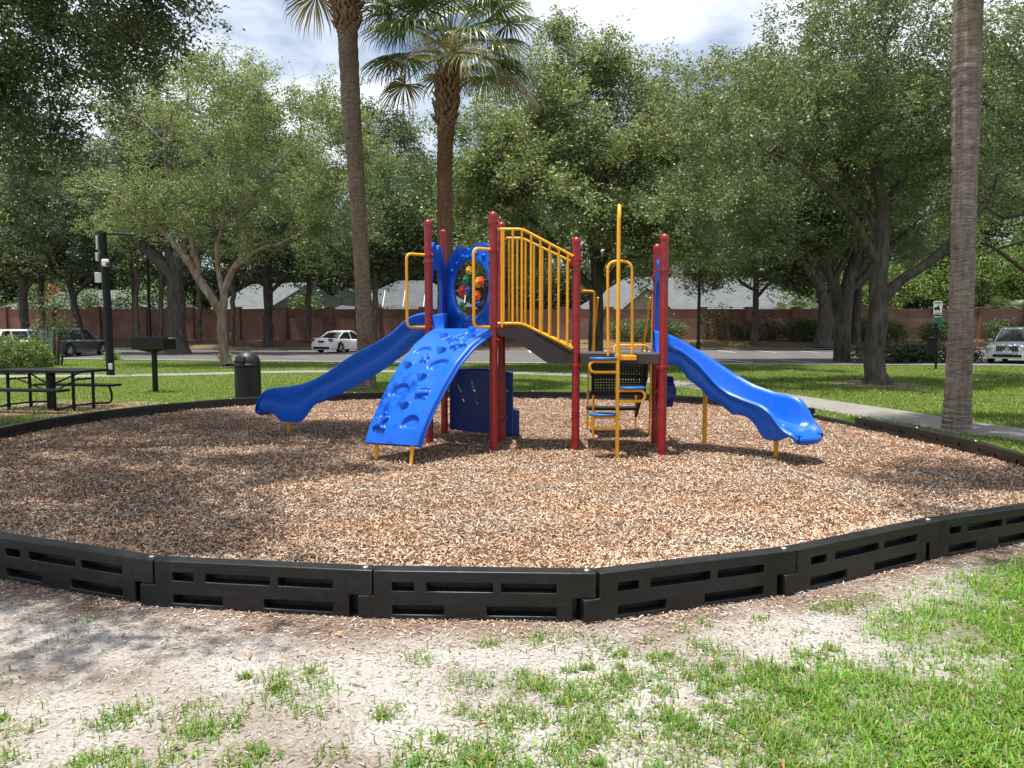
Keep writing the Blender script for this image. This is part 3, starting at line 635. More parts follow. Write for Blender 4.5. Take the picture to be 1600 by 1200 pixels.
# turtle low left, crab, fish, starfish, ray, turtle upper right
tu, tv = .17, .23; caps([(tu, tv-.02), (tu, tv+.04)], .055, .05); caps([(tu+.05, tv-.05), (tu+.085, tv-.07)], .022, .03); caps([(tu-.05, tv-.03), (tu-.07, tv-.06)], .02, .03); caps([(tu+.06, tv+.04), (tu+.085, tv+.06)], .02, .03); caps([(tu, tv+.09), (tu+.01, tv+.105)], .025, .035); caps([(tu-.06, tv+.04), (tu-.075, tv+.05)], .018, .025)
cu, cv = .60, .62; caps([(cu-.06, cv), (cu+.07, cv+.01)], .035, .03)
for k in range(5): caps([(cu-.05+.03*k, cv+.03), (cu-.06+.035*k, cv+.065)], .010, .025); caps([(cu-.05+.03*k, cv-.03), (cu-.06+.035*k, cv-.06)], .009, .022)
fu, fv = .36, 1.10
for k in range(5):
    q = 2*pi*k/5+.3; caps([(fu, fv), (fu+.055*cos(q), fv+.055*sin(q))], .017, .026)
for k in range(5):
    q = 2*pi*k/5+.9; caps([(.53, 1.47), (.53+.085*cos(q), 1.47+.085*sin(q))], .016, .028)
ru, rv = .70, 1.32
caps([(ru-.03, rv), (ru+.03, rv+.02)], .032, .035); caps([(ru-.03, rv+.02), (ru-.09, rv-.03)], .014, .028); caps([(ru+.03, rv+.03), (ru+.085, rv+.02)], .014, .028); caps([(ru, rv+.03), (ru+.03, rv+.085)], .012, .028); caps([(ru, rv-.03), (ru-.01, rv-.07)], .012, .024)
edge = np.minimum(UU, .86-UU); H += -.022*(1-sstep(0, .02, edge))+.006*(1-sstep(.0, .03, abs(edge-.045)))*0
L0 = TL-BLp; R0 = TR-BR
bx = BLp.x+(BR.x-BLp.x)*su[None, :]+((L0.x)+(R0.x-L0.x)*su[None, :])*sx_[:, None]
by = BLp.y+(BR.y-BLp.y)*su[None, :]+((L0.y)+(R0.y-L0.y)*su[None, :])*sx_[:, None]
bz_ = np.repeat(sz_[:, None], NU, 1)
Pn = np.stack([bx, by, bz_], -1); dU = np.gradient(Pn, axis=1); dV = np.gradient(Pn, axis=0); nr_ = np.cross(dU, dV); nr_ /= np.linalg.norm(nr_, axis=-1, keepdims=True)
Pf = Pn+nr_*H[..., None]; Pb = Pn-nr_*.07
V = np.concatenate([Pf.reshape(-1, 3), Pb.reshape(-1, 3)])-np.array(ORG)
ii = (np.arange(NV-1)[:, None]*NU+np.arange(NU-1)[None]).ravel(); Ff = np.stack([ii, ii+1, ii+1+NU, ii+NU], 1); K = NU*NV
Fb = Ff[:, ::-1]+K
eb = np.arange(NU-1); ev = np.arange(NV-1)*NU
F = np.concatenate([Ff, Fb, np.stack([eb+K, eb+1+K, eb+1, eb], 1), np.stack([eb+(NV-1)*NU, eb+1+(NV-1)*NU, eb+1+(NV-1)*NU+K, eb+(NV-1)*NU+K], 1), np.stack([ev, ev+NU, ev+NU+K, ev+K], 1), np.stack([ev+NU-1+K, ev+NU-1+NU+K, ev+NU-1+NU, ev+NU-1], 1)])
cw = np_mesh('climbing_wall', V, F, M['blue'], parent=PS, smooth=True); cw.data.set_sharp_from_angle(angle=R(60))
# lip tube along the right and left edges
for sgn, e_ in ((0, 'l'), (NU-1, 'r')):
    mb = pb(); o_ = -.006 if sgn == 0 else .006
    mb.ring([tuple(Pn[k, sgn]-nr_[k, sgn]*.055) for k in range(0, NV, 6)], .018, 8); mb.build('side_flange', M['blue'], cw)
for (x, y) in ((-1.54, 8.57), (-1.11, 8.32)):
    mb = pb(); mb.ring([(x, y, 0), (x+.02, y+.03, .34)], .021, 12); mb.build('support_leg', M['yellow'], PS)
# slides
def slide(C, nrm, S_, zN, zF, bed, skirt, hw0, name, legs, mat, scal=0):
    mb = pb(); secs = []
    for i, s in enumerate(S_):
        c = C(s); n = nrm(s); a = np.interp(s, *zN); f = np.interp(s, *zF); b = np.interp(s, *bed); k = min(np.interp(s, *skirt)+scal*abs(sin(s*9.5))*(.045 if s < S_[-1]*.72 else 0), b-.02)
        kf = max(k, b-.07); g = lambda t, z: (c[0]+n[0]*t, c[1]+n[1]*t, z)
        h = a-k; kk = max(k, b-.06); kn = k; q9 = max(0, (s-S_[-1]+.10)/.10); b = b-.045*q9**2; a = max(a-.045*q9**2, b); f = max(f-.045*q9**2, b); hw = hw0*(1-.14*q9**2)
        secs.append([g(-hw+.05, k), g(-hw+.035, k+h*.12), g(-hw+.012, k+h*.36), g(-hw+.014, k+h*.42), g(-hw+.008, k+h*.66), g(-hw-.008, k+h*.72), g(-hw-.022, a-.05), g(-hw-.026, a-.022), g(-hw-.008, a-.002), g(-hw+.022, a), g(-hw+.045, a-.018), g(-hw+.06, a-.05),
                     g(-hw+.085, min(a, b+.04+max(0, (a-b-.1))*.25)), g(-hw+.13, b+.008), g(-hw*.3, b-.004), g(hw*.3, b-.004), g(hw-.13, b+.008), g(hw-.085, min(f, b+.04+max(0, (f-b-.1))*.25)),
                     g(hw-.06, f-.05), g(hw-.045, f-.018), g(hw-.022, f), g(hw+.008, f-.002), g(hw+.026, f-.022), g(hw+.022, f-.05), g(hw+.008, kf+(f-kf)*.7), g(hw+.014, kf+(f-kf)*.4), g(hw-.004, kf+(f-kf)*.3), g(hw-.02, kf),
                     g(hw-.05, kf+.004), g(hw-.055, kk), g(-hw+.055, kk), g(-hw+.05, k+.004)])
    mb.loft(secs); o = mb.build(name, M[mat], PS, smooth=38)
    se = S_[-1]; c = np.array(C(se)); n = np.array(nrm(se)); c0 = np.array(C(se-.05)); fw = (c-c0)/np.linalg.norm(c-c0); ze = np.interp(se, *bed)-.045-.034
    m2 = pb(); tq = np.linspace(-1, 1, 15); m2.ring([(c[0]+n[0]*t*hw0*.90+fw[0]*(-.004-.05*abs(t)**3), c[1]+n[1]*t*hw0*.90+fw[1]*(-.004-.05*abs(t)**3), ze+.012*abs(t)**2) for t in tq], [.018+.036*(1-t**4)**.5 for t in tq], 14); m2.build('exit_lip', M[mat], o, smooth=60)
    for x, y, zt in legs:
        m2 = pb(); m2.ring([(x, y, 0), (x, y, zt)], .027, 12); m2.build('slide_leg', M['yellow'], o)
    return o
dL = np.array([-.95, .31]); nL = np.array([-.31, -.95])*1.0; 
CLf = lambda s: (-1.0+dL[0]*s, 10.25+dL[1]*s)
SL = np.r_[np.linspace(-.04, 2.45, 50), np.linspace(2.47, 2.70, 12)]
zl = ([-.1, .1, .25, .34, .5, .75, 1.0, 1.24, 1.46, 1.72, 1.92, 2.1, 2.4, 2.5, 2.58, 2.64, 2.7], [1.80, 1.79, 1.755, 1.69, 1.545, 1.405, 1.295, 1.165, 1.02, .885, .82, .785, .757, .735, .68, .60, .49])
bl = ([-.1, .12, .3, .5, .75, 1.0, 1.24, 1.46, 1.72, 1.95, 2.2, 2.45, 2.7], [1.575, 1.565, 1.50, 1.36, 1.20, 1.09, .96, .82, .67, .58, .53, .51, .475])
kl = ([-.1, .08, .31, .45, .59, .87, 1.29, 1.6, 1.77, 1.87, 1.96, 2.3, 2.36, 2.41, 2.55, 2.7], [1.50, 1.48, 1.34, 1.20, 1.08, .93, .71, .61, .52, .37, .28, .275, .32, .40, .42, .44])
def smooth_tab(t, n=120, it=6):
    x = np.linspace(t[0][0], t[0][-1], n); y = np.interp(x, *t)
    for _ in range(it): y[1:-1] = (y[:-2]+y[1:-1]+y[2:])/3
    return (x, y)
zl, bl, kl = smooth_tab(zl, it=8), smooth_tab(bl, it=10), smooth_tab(kl, it=4)
slide(CLf, lambda s: -nL, SL, zl, zl, bl, kl, .28, 'left_slide'.replace('left_', ''), [(-3.22, 11.02, .35)], 'blue')
B4 = [np.array(q) for q in [(1.80, 9.35), (2.4, 9.45), (2.75, 9.1), (3.3, 8.35)]]
T_ = np.linspace(0, 1, 400); Cc = np.array([(1-t)**3*B4[0]+3*(1-t)**2*t*B4[1]+3*(1-t)*t*t*B4[2]+t**3*B4[3] for t in T_]); Lc = np.r_[0, np.cumsum(np.linalg.norm(np.diff(Cc, axis=0), axis=1))]
def CR(s): return (np.interp(s, Lc, Cc[:, 0]), np.interp(s, Lc, Cc[:, 1]))
def NRm(s):
    a = np.array(CR(max(s-.02, 0))); b = np.array(CR(min(s+.02, Lc[-1]))); d = (b-a)/np.linalg.norm(b-a); return np.array([-d[1], d[0]])
zn = smooth_tab(([-.1, .05, .22, .46, .63, .8, .97, 1.18, 1.42, 1.54, 1.63, 1.70, 1.8, 1.9], [1.41, 1.395, 1.34, 1.21, 1.076, .938, .85, .79, .735, .67, .57, .50, .45, .44]), it=5)
zf = smooth_tab(([-.1, .05, .22, .43, .63, .82, 1.04, 1.28, 1.51, 1.62, 1.7, 1.76, 1.9], [1.58, 1.56, 1.49, 1.341, 1.178, 1.034, .91, .84, .81, .77, .66, .54, .46]), it=4)
br_ = smooth_tab(([-.1, .08, .25, .45, .65, .85, 1.0, 1.2, 1.45, 1.74, 1.9], [1.29, 1.285, 1.20, 1.05, .90, .76, .67, .59, .52, .47, .44]), it=6)
kr = smooth_tab(([-.1, .17, .32, .48, .69, .87, 1.12, 1.29, 1.36, 1.41, 1.59, 1.68, 1.73, 1.9], [1.17, 1.10, .99, .85, .73, .62, .54, .50, .42, .34, .33, .36, .40, .42]), it=3)
SRr = np.r_[np.linspace(-.04, 1.55, 60), np.linspace(1.57, 1.885, 16)]
slide(CR, NRm, SRr, zn, zf, br_, kr, .255, 'slide', [(2.43, 9.62, .80), (3.03, 8.74, .40)], 'blue', scal=1)
# hoods at the slide entries
def hood(a, b, z0, ztop, off, name='slide_hood'):
    e = (b-a); Lh = e.length; e.normalize(); n = Vector((-e.y, e.x)); mb = pb(); k0, k1 = .045, Lh-.045
    out = [(k0, z0)]+[(k0, z0+(ztop-z0)*.72)]+[(k0+.05, ztop-.10)]
    for i in range(13):
        u = k0+.05+(k1-k0-.1)*i/12; out.append((u, ztop-.10+.11*abs(sin(pi*i/12*2))**.8+.05*sin(pi*i/12)))
    out += [(k1, z0+(ztop-z0)*.72), (k1, z0)]
    inn = [(k1-.13, z0)]; c = Lh/2; w_ = (k1-k0)/2-.13; zc = z0+(ztop-z0)*.52
    for i in range(13):
        q = pi*i/12; inn.append((c+w_*cos(q), zc+w_*.9*sin(q)))
    inn.append((k0+.13, z0))
    mb.prism(out+inn, lambda u, w, s: (a.x+e.x*u+n.x*(off+.05*s), a.y+e.y*u+n.y*(off+.05*s), w))
    return mb.build(name, M['blue'], PS, smooth=35, bevel=.008)
hood(V2(1), V2(2), 1.56, 2.66, -.02); hood(V2(7), V2(8), 1.28, 2.38, -.02)
# bubble window panel with toy gears
a, b = V2(2), V2(4); e = b-a; Lp = e.length; e.normalize(); nrm_ = Vector((e.y, -e.x))   # towards the camera
if nrm_.y > 0: nrm_ = -nrm_
cU, cZ = Lp*.5, 2.125
def hum(u):
    x = (u-.055)/(Lp-.11); e9 = float(sstep(0, .26, x)*sstep(1.25, .80, x))*.115; lo = lambda p, q: max(0, sin(pi*min(1, max(0, (x-p)/(q-p)))))**.75
    return 2.49+.02*x+e9+max(.085*lo(.06, .50), .10*lo(.46, .90), .05*lo(.86, 1.2))
def hum_old(u):
    u0 = .06; u1 = Lp-.06; x = (u-u0)/(u1-u0)
    return 2.50+.02*x+.20*math.exp(-((x-.30)/.13)**2)+.235*math.exp(-((x-.62)/.14)**2)+.03*math.exp(-((x-.9)/.1)**2)
poly = [(.055, 1.575), (Lp-.055, 1.575), (Lp-.055, 2.3)]+[(u, hum(u)) for u in np.linspace(Lp-.055, .055, 60)]+[(.055, 2.3)]
def hit(th):
    dx, dz = cos(th), sin(th); best = 9
    for (x1, z1), (x2, z2) in zip(poly, poly[1:]+poly[:1]):
        ex, ez = x2-x1, z2-z1; den = dx*ez-dz*ex
        if abs(den) < 1e-9: continue
        t = ((x1-cU)*ez-(z1-cZ)*ex)/den; u = ((x1-cU)*dz-(z1-cZ)*dx)/den
        if t > 0 and -1e-6 <= u <= 1+1e-6: best = min(best, t)
    return best
ths = sorted(set([2*pi*k/120 for k in range(120)]+[math.atan2(z-cZ, u-cU) % (2*pi) for u, z in poly[:3]+poly[-1:]]))
RW, RH = .335, .385
def W3(u, z, o): return (a.x+e.x*u+nrm_.x*o, a.y+e.y*u+nrm_.y*o, z)
secs = []
for t in ths:
    r = hit(t); iu, iz = cU+RW*cos(t), cZ+RH*sin(t); k = 1/math.hypot(cos(t)/RW, sin(t)/RH)
    iu, iz = cU+k*cos(t), cZ+k*sin(t); ou, oz = cU+r*cos(t), cZ+r*sin(t)
    mu, mz = cU+(k+min(.055, (r-k)*.7))*cos(t), cZ+(k+min(.055, (r-k)*.7))*sin(t)
    secs.append([W3(iu, iz, -.02), W3(iu, iz, .018), W3(iu+(mu-iu)*.35, iz+(mz-iz)*.35, .034), W3(mu, mz, .034), W3(mu+(ou-mu)*.1, mz+(oz-mz)*.1, .02), W3(ou, oz, .02), W3(ou, oz, -.02)])
secs.append(secs[0]); mb = pb(); mb.loft(secs, cap=False)
for u, z, r in [(.40, 2.55, .045), (.29, 2.46, .035), (.20, 2.37, .03), (.50, 2.535, .03), (.66, 2.58, .045), (.80, 2.54, .04), (.92, 2.45, .03)]:
    Mx = Matrix.Rotation(math.atan2(nrm_.y, nrm_.x)-pi, 3, 'Z')@Matrix.Rotation(-pi/2, 3, 'Y')
    q = W3(u, z, .02); mb.lathe([(r, -.004), (r*1.0, .006), (r*.86, .008), (r*.8, .002), (r*.6, .016), (r*.2, .024)], q, 16, M=Mx)
WP = mb.build('window_panel', M['blue'], PS, smooth=35)
mb = pb(); prof = [(0.001, .0)]
vs = []; nn_ = 32
for j in range(7):
    q = j/6; rr_ = cos(q*pi/2)**.6 if j < 6 else 0.001; 
    vs.append([W3(cU+RW*max(rr_, .001)*cos(2*pi*k/nn_), cZ+RH*max(rr_, .001)*sin(2*pi*k/nn_), -.10*sin(q*pi/2)) for k in range(nn_)])
mb.loft(vs, cap=False); mb.build('bubble_window', M['acrylic'], WP, smooth=80)
def gear(u, z, r, n, mat, o=.0, th=.03, par=WP):
    mb = pb(); out = []
    for k in range(n*4):
        q = 2*pi*k/(n*4); rad = r if k % 4 in (0, 1) else r*.72; out.append((u+rad*cos(q+.2), z+rad*sin(q+.2)))
    mb.prism(out, lambda x, w, s: W3(x, w, o+th*s)); Mx = Matrix.Rotation(math.atan2(nrm_.y, nrm_.x)-pi, 3, 'Z')@Matrix.Rotation(-pi/2, 3, 'Y')
    mb.lathe([(r*.4, 0), (r*.4, .02), (r*.15, .03)], W3(u, z, o+th), 12, M=Mx)
    mb.build('gear', M[mat], par, smooth=0, bevel=.003)
def gp(px, py): return ((px-737)/84.0+cU, cZ+(452-py)*.00875)
gear(*gp(736, 425), .058, 9, 'g_yel', .02); gear(*gp(733, 439), .062, 10, 'g_green', .045); gear(*gp(726, 456), .075, 12, 'g_red', .03)
gear(*gp(751, 444), .072, 11, 'g_yel', .02); gear(*gp(758, 443), .06, 9, 'g_or', .05); gear(*gp(749.5, 464), .068, 11, 'g_or', .03)
gear(*gp(725, 479), .055, 8, 'g_green', .03); gear(*gp(752, 476), .045, 8, 'g_blue', .03); gear(*gp(738, 455), .045, 8, 'g_blue', .06)
mb = pb()
for q0_, q1_ in [((737, 420), (740, 470)), ((726, 456), (752, 446)), ((726, 478), (738, 455)), ((750, 478), (738, 456))]:
    mb.ring([W3(*gp(*q0_), .008), W3(*gp(*q1_), .008)], .014, 6)
mb.build('gear_frame', M['blue_shaded'], WP)
# blue play panel below the upper deck: perforated, with cut hand shapes
a2, b2 = Vector((-.88, 10.80)), Vector((.0, 10.22)); e2 = b2-a2; L2 = e2.length; e2.normalize(); n2 = Vector((e2.y, -e2.x))
nx2, nz2 = 88, 74; z0_, z1_ = .165, 1.02
def topz(x): return .985+.035*sin(pi*min(1, max(0, x/L2)))
capsl = []
for cx, sgn in ((.26, 1), (.52, 1), (.62, -1), (.90, -1)):
    pass
for (x1, w1, x2, w2, r) in [(.17, .80, .25, .66, .024), (.42, .85, .50, .66, .024), (.25, .62, .27, .58, .012), (.50, .60, .51, .56, .012), (.83, .85, .76, .68, .024), (.75, .62, .73, .56, .012), (.98, .76, .96, .70, .02)]:
    capsl.append((x1, w1, x2, w2, r))
def cutp(x, z):
    for x1, w1, x2, w2, r in capsl:
        ex, ez = x2-x1, w2-w1; t = max(0, min(1, ((x-x1)*ex+(z-w1)*ez)/(ex*ex+ez*ez)))
        if math.hypot(x-x1-t*ex, z-w1-t*ez) < r: return True
    return False
def sol2(i, j):
    x = (i+.5)*L2/nx2; f = (j+.5)/nz2; z = z0_+(topz(x)-z0_)*f
    if cutp(x, z): return False
    if i % 3 == 1 and j % 7 in (3,) and 12 < i < nx2-12 and j > 4: 
        return False
    return True
mb = pb(); mb.plate([k*L2/nx2 for k in range(nx2+1)], [k/nz2 for k in range(nz2+1)], sol2, lambda x, f, s: (a2.x+e2.x*x+n2.x*(.06*sin(pi*x/L2)-.03*s), a2.y+e2.y*x+n2.y*(.06*sin(pi*x/L2)-.03*s), z0_+(topz(x)-z0_)*f))
pp = mb.build('play_panel', M['blue_shaded'], PS, smooth=35)
mb = pb(); mb.ring([(a2.x+e2.x*x+n2.x*(.06*sin(pi*x/L2)-.015), a2.y+e2.y*x+n2.y*(.06*sin(pi*x/L2)-.015), topz(x)+.004) for x in np.linspace(0, L2, 20)], .022, 8); mb.build('panel_rim', M['blue_shaded'], pp)
mb = pb(); mb.box((-.02, 10.45, .32), (.19, .34, .36), rz=.2); mb.build('seat', M['blue_shaded'], PS, bevel=.03)
# fireman pole with pod steps
px_, py_ = 1.195, 8.66
pole = [(px_+.0, py_, 0), (px_-.005, py_, 2.80)]+[(px_+.018-.018*cos(q), py_+.15-.15*cos(q), 2.80+.17*sin(q)) for k, q in enumerate(np.linspace(.2, pi-.2, 9))]+[(px_+.037, py_+.30, 2.80), (px_+.04, py_+.30, 1.28)]
mb = pb(); mb.ring(pole, .0215, 14); PO = mb.build('climbing_pole', M['yellow'], PS, smooth=50)
mb = pb(); mb.box((px_+.105, py_+.15, 1.255), (.21, .30, .055), rz=0); mb.build('bracket', M['yellow'], PO, bevel=.006)
mb = None
for za, rr_ in ((1.255, .032), (.60, .027), (.86, .027)): mb = pb(); mb.ring([(px_, py_, za), (px_, py_, za+.04)], rr_, 12); mb.build('collar', M['yellow'], PO)
for x0, s, z in ((px_, -1, .60), (px_, 1, .905), (px_, -1, 1.235)):
    w = .30 if z < 1 else .31
    lp = [(x0, py_, z-.02), (x0+s*(w-.05), py_, z-.02)]+[(x0+s*(w-.05+.06*sin(q)), py_, z-.02-.06+.06*cos(q)) for q in np.linspace(.3, pi-.3, 7)]+[(x0+s*(w-.05), py_, z-.14), (x0, py_, z-.14)]
    mb = pb(); mb.ring(lp, .016, 10); st = mb.build('step_loop', M['yellow'], PO, smooth=50)
    mb = pb(); cx = x0+s*.165; prof = []
    ov = [(cx+.155*cos(q)*(1 if True else 1), py_+.12*sin(q)+.02) for q in np.linspace(0, 2*pi, 29)[:-1]]
    mb.prism(ov, lambda u, w_, k: (u, w_, z+.024-.026*k)); mb.build('step', M['pod'], st, smooth=35, bevel=.006)
# hoop handhold on the lower deck
tubeobj([(1.12, 8.95, 1.27), (1.105, 8.95, 2.36), (1.385, 8.95, 2.36), (1.40, 8.95, 1.27)], .0165, 'hoop_handhold', b=.11)
# stairs behind the lower deck
st = pb()
for k, (yy, zz) in enumerate([(10.25, 1.10), (10.55, .86), (10.85, .62), (11.12, .38)]):
    pass
def perf(yy, z0, z1, x0, x1):
    nxp = 60; nzp = int((z1-z0)/.0125)
    mb = pb(); mb.plate([x0+(x1-x0)*k/nxp for k in range(nxp+1)], [z0+(z1-z0)*k/nzp for k in range(nzp+1)], lambda i, j: not (i % 3 == 1 and j % 3 == 1 and 2 < i < nxp-3 and 2 < j < nzp-2), lambda x, z, s: (x, yy+.008*s, z))
    return mb.build('perforated_riser', M['black'], PS, smooth=0)
perf(10.22, .70, 1.19, 1.06, 1.79)
mb = pb()
for k, (yy, zz) in enumerate([(10.36, .95), (10.64, .70), (10.92, .45)]): mb.box((1.42, yy, zz), (.70, .27, .035))
mb.prism([(10.2, 1.18), (10.35, 1.18), (11.15, .36), (11.05, .30), (10.2, .92)], lambda u, w, s: (1.78+.03*s, u, w))
mb.build('stair', M['black'], PS, smooth=0, bevel=.005)
for x, k in ((1.10, -1), (1.80, 1)):
    xx = x; t = tubeobj([(xx-.02*k*0, 10.15, 2.09), (xx, 10.20, 2.09), (xx, 10.22, 1.20), (xx, 11.25, .12-.1)] if 0 else [(PP[6][0] if k < 0 else PP[8][0], 10.12 if k < 0 else 9.86, 2.08), (xx+(.0 if k < 0 else .09), 10.32, 2.08), (xx+(.0 if k < 0 else .06), 10.34, .0)], .016, 'stair_handrail', b=.05)
    t2 = pb(); t2.ring(bend([(xx+.05, 10.34, 2.0), (xx+.03, 10.7, 1.35), (xx+.0, 11.1, .9), (xx+.0, 11.15, 0)], .2), .014, 8); t2.build('lower_rail', M['yellow'], t)
tubeobj([(1.30, 9.75, 1.28), (1.30, 9.78, 1.37), (1.72, 9.78, 1.37), (1.72, 9.80, 1.28)], .013, 'hand_loop', b=.04)
# blue knobbed wheel on the right side
mb = pb(); out = []
for k in range(48):
    q = 2*pi*k/48; r = .175+.03*abs(sin(q*4)); out.append((9.62+r*cos(q), .80+r*sin(q)))
mb.prism(out, lambda u, w, s: (1.90+.11*s, u, w)); mb.lathe([(.07, 0), (.07, .04), (.04, .06)], (2.0, 9.62, .80), 16, M=Matrix.Rotation(pi/2, 3, 'Y')); mb.build('play_wheel', M['blue_shaded'], PS, bevel=.015)
mb = pb(); mb.ring([(1.80, 9.62, .80), (1.92, 9.62, .80)], .03, 10); mb.ring([(1.80, 9.60, .80), (PP[8][0], PP[8][1], .80)], .02, 8); mb.build('wheel_axle', M['red'], PS)

# ------------------------------------------------------------------ park furniture
def picnic_table():
    t = thing('picnic_table', 'black perforated metal picnic table with attached benches on the lawn at left', 'picnic table', (-9.12, 15.15, 0), R(-10))
    def slab(name, cx, cy, w, d, z, th):
        mb = MB(); nx, ny = int(w/.03), int(d/.03)
        mb.plate([cx-w/2+w*k/nx for k in range(nx+1)], [cy-d/2+d*k/ny for k in range(ny+1)], lambda i, j: not (i % 2 and j % 2 and 1 < i < nx-2 and 1 < j < ny-2), lambda x, y, s: (x, y, z-.004+.004*(1-s)))
        p = mb.build(name, M['black'], t, smooth=0)
        mb = MB(); x0, x1, y0, y1 = cx-w/2, cx+w/2, cy-d/2, cy+d/2; zz = z-th/2-.002
        for q in ((cx, y0, w, .02), (cx, y1, w, .02), (x0, cy, .02, d+.02), (x1, cy, .02, d+.02)): mb.box((q[0], q[1], zz), (q[2], q[3], th))
        mb.build('edge_frame', M['black'], p, smooth=0, bevel=.005)
    slab('tabletop', 0, 0, 1.95, .80, .79, .05)
    slab('bench', 0, -.72, 1.80, .28, .455, .045); slab('bench', 0, .72, 1.80, .28, .455, .045)
    mb = MB(); mb.ring([(0, 0, 0), (0, 0, .76)], .085, 16); mb.lathe([(.17, 0), (.17, .012), (.09, .02)], n=18); mb.build('pedestal', M['black'], t)
    for x in (-.72, .72):
        for s in (-1, 1):
            mb = MB(); mb.ring([(x, s*.27, 0), (x, s*.27, .76)], .03, 10); mb.build('leg', M['black'], t)
            mb = MB(); mb.ring(bend([(x, s*.27, .10), (x, s*.80, .06), (x, s*.80, .30), (x, s*.70, .44)], .16), .022, 8); mb.build('bench_support', M['black'], t)
        mb = MB(); mb.ring([(x, -.27, .10), (x, .27, .10)], .018, 8); mb.ring([(x, -.27, .60), (x, .27, .60)], .018, 8); mb.ring([(x, -.1, .62), (x*.1, 0, .35)], .016, 8); mb.ring([(x*.95, .1, .76), (x*.1, 0, .50)], .018, 8); mb.build('brace', M['black'], t)
picnic_table()
gx_, gy_, _ = G(243, 613)
t = thing('park_grill', 'black metal park grill on a single post on the left lawn', 'grill', (gx_, gy_, 0), R(-8))
mb = MB(); mb.box((0, 0, .52), (.10, .10, 1.06)); mb.build('post', M['black'], t, bevel=.01)
mb = MB(); w, d, z0, z1, th = .86, .52, 1.08, 1.38, .012
for q in ((0, -d/2, w, th, z0, z1), (0, d/2, w, th, z0, z1), (-w/2, 0, th, d-th, z0, z1), (w/2, 0, th, d-th, z0, z1)): mb.box((q[0], q[1], (q[4]+q[5])/2), (q[2], q[3], q[5]-q[4]))
mb.box((0, 0, z0+.006), (w-.03, d-.03, .012)); mb.loft([[(-.38, -.2, 1.07), (.38, -.2, 1.07), (.38, .2, 1.07), (-.38, .2, 1.07)], [(-.08, -.08, 1.0), (.08, -.08, 1.0), (.08, .08, 1.0), (-.08, .08, 1.0)]])
mb.build('firebox', M['black'], t, bevel=.004, smooth=0)
mb = MB()
for k in range(17): mb.ring([(-.38+.0475*k, -.25, 1.33), (-.38+.0475*k, .25, 1.33)], .006, 6)
for s in (-.2, .2): mb.ring([(-.41, s, 1.325), (.46, s, 1.325), ], .009, 6)
mb.build('grate', M['gunmetal'], t)
mb = MB(); mb.ring(bend([(.43, -.1, 1.35), (.54, -.1, 1.35), (.54, .1, 1.35), (.43, .1, 1.35)], .04), .01, 8); mb.build('handle', M['chrome'], t)
bx_, by_ = -5.98, 17.35
t = thing('litter_bin', 'dark cylindrical litter bin with domed lid behind the left border', 'bin', (bx_, by_, 0), R(-20))
mb = MB(); mb.lathe([(.26, 0), (.285, .02), (.285, .72), (.26, .725), (.26, .03)], n=36); mb.build('bin_body', M['gunmetal'], t)
mb = MB(); pr = [(.24, .60), (.24, .735), (.292, .735), (.295, .79), (.285, .80)]+[(.285*cos(q), .80+.285*sin(q)) for q in np.linspace(.05, 1.5, 12)]
mb.lathe(pr, n=36); mb.build('dome_lid', M['gunmetal'], t, smooth=30)
mb = MB(); mb.box((0, -.24, .90), (.26, .06, .13), rz=0, M=Matrix.Rotation(R(-28), 3, 'X')); mb.build('flap', M['black'], t, bevel=.01)
# camera pole
cx0, cy0, _ = G(173, 587)
t = thing('camera_pole', 'tall black pole carrying a white security camera and an arm light', 'camera pole', (cx0, cy0, 0))
mb = MB(); mb.ring([(0, 0, 0), (-.02, 0, 2.4), (-.10, 0, 4.75)], [.13, .125, .12], 10, ph=pi/4); mb.build('pole', M['black'], t, smooth=30)
mb = MB(); mb.box((-.10, 0, 4.78), (.26, .3, .06)); mb.ring([(-.1, 0, 4.74), (.45, 0, 4.76), (1.05, -.1, 4.70)], .045, 8); mb.build('arm', M['gunmetal'], t)
mb = MB(); mb.box((-.23, -.1, 4.45), (.06, .10, .45)); mb.build('flood_light', M['whitegrey'], t, bevel=.01)
mb = MB(); mb.box((-.24, -.12, 3.98), (.07, .12, .28)); mb.build('signal_box', M['whitegrey'], t, bevel=.01)
mb = MB(); mb.box((.04, -.14, 3.78), (.20, .18, .24)); cb_ = mb.build('camera_housing', M['white'], t, bevel=.04)
mb = MB(); mb.ball((.18, -.24, 3.74), .085, 12); mb.build('camera_lens', M['carglass'], cb_)
mb = MB(); mb.box((-.26, 0, 3.30), (.24, .16, .34)); mb.build('junction_box', M['whitegrey'], t, bevel=.015)
mb = MB(); mb.box((.08, -.15, .32), (.12, .06, .2)); mb.build('cover_plate', M['whitegrey'], t, bevel=.01)
# pet waste station
sx0, sy0, _ = G(1462, 577)
t = thing('pet_waste_station', 'pet waste station with green dispenser, white sign and hanging black bin', 'waste station', (sx0, sy0, 0), R(-20))
mb = MB(); mb.box((0, 0, 1.30), (.07, .07, 2.6)); mb.build('post', M['black'], t, bevel=.005)
mb = MB(); mb.box((-.02, -.06, 2.40), (.30, .012, .52)); sg = mb.build('sign', M['white'], t, bevel=.003)
mb = MB(); mb.prism([(-.10, 2.30), (-.02, 2.34), (.06, 2.30), (.08, 2.38), (.03, 2.44), (.05, 2.52), (.02, 2.52), (-.02, 2.44), (-.09, 2.42), (-.12, 2.46), (-.12, 2.38)], lambda u, w, s: (u-.02, -.068-.003*s, w)); mb.box((-.02, -.069, 2.60), (.24, .003, .035)); mb.box((-.02, -.069, 2.20), (.24, .003, .025)); mb.build('dog_mark', M['black'], sg, smooth=0)
mb = MB(); mb.box((0, -.10, 1.84), (.30, .13, .44)); dp = mb.build('dispenser', M['green'], t, bevel=.03)
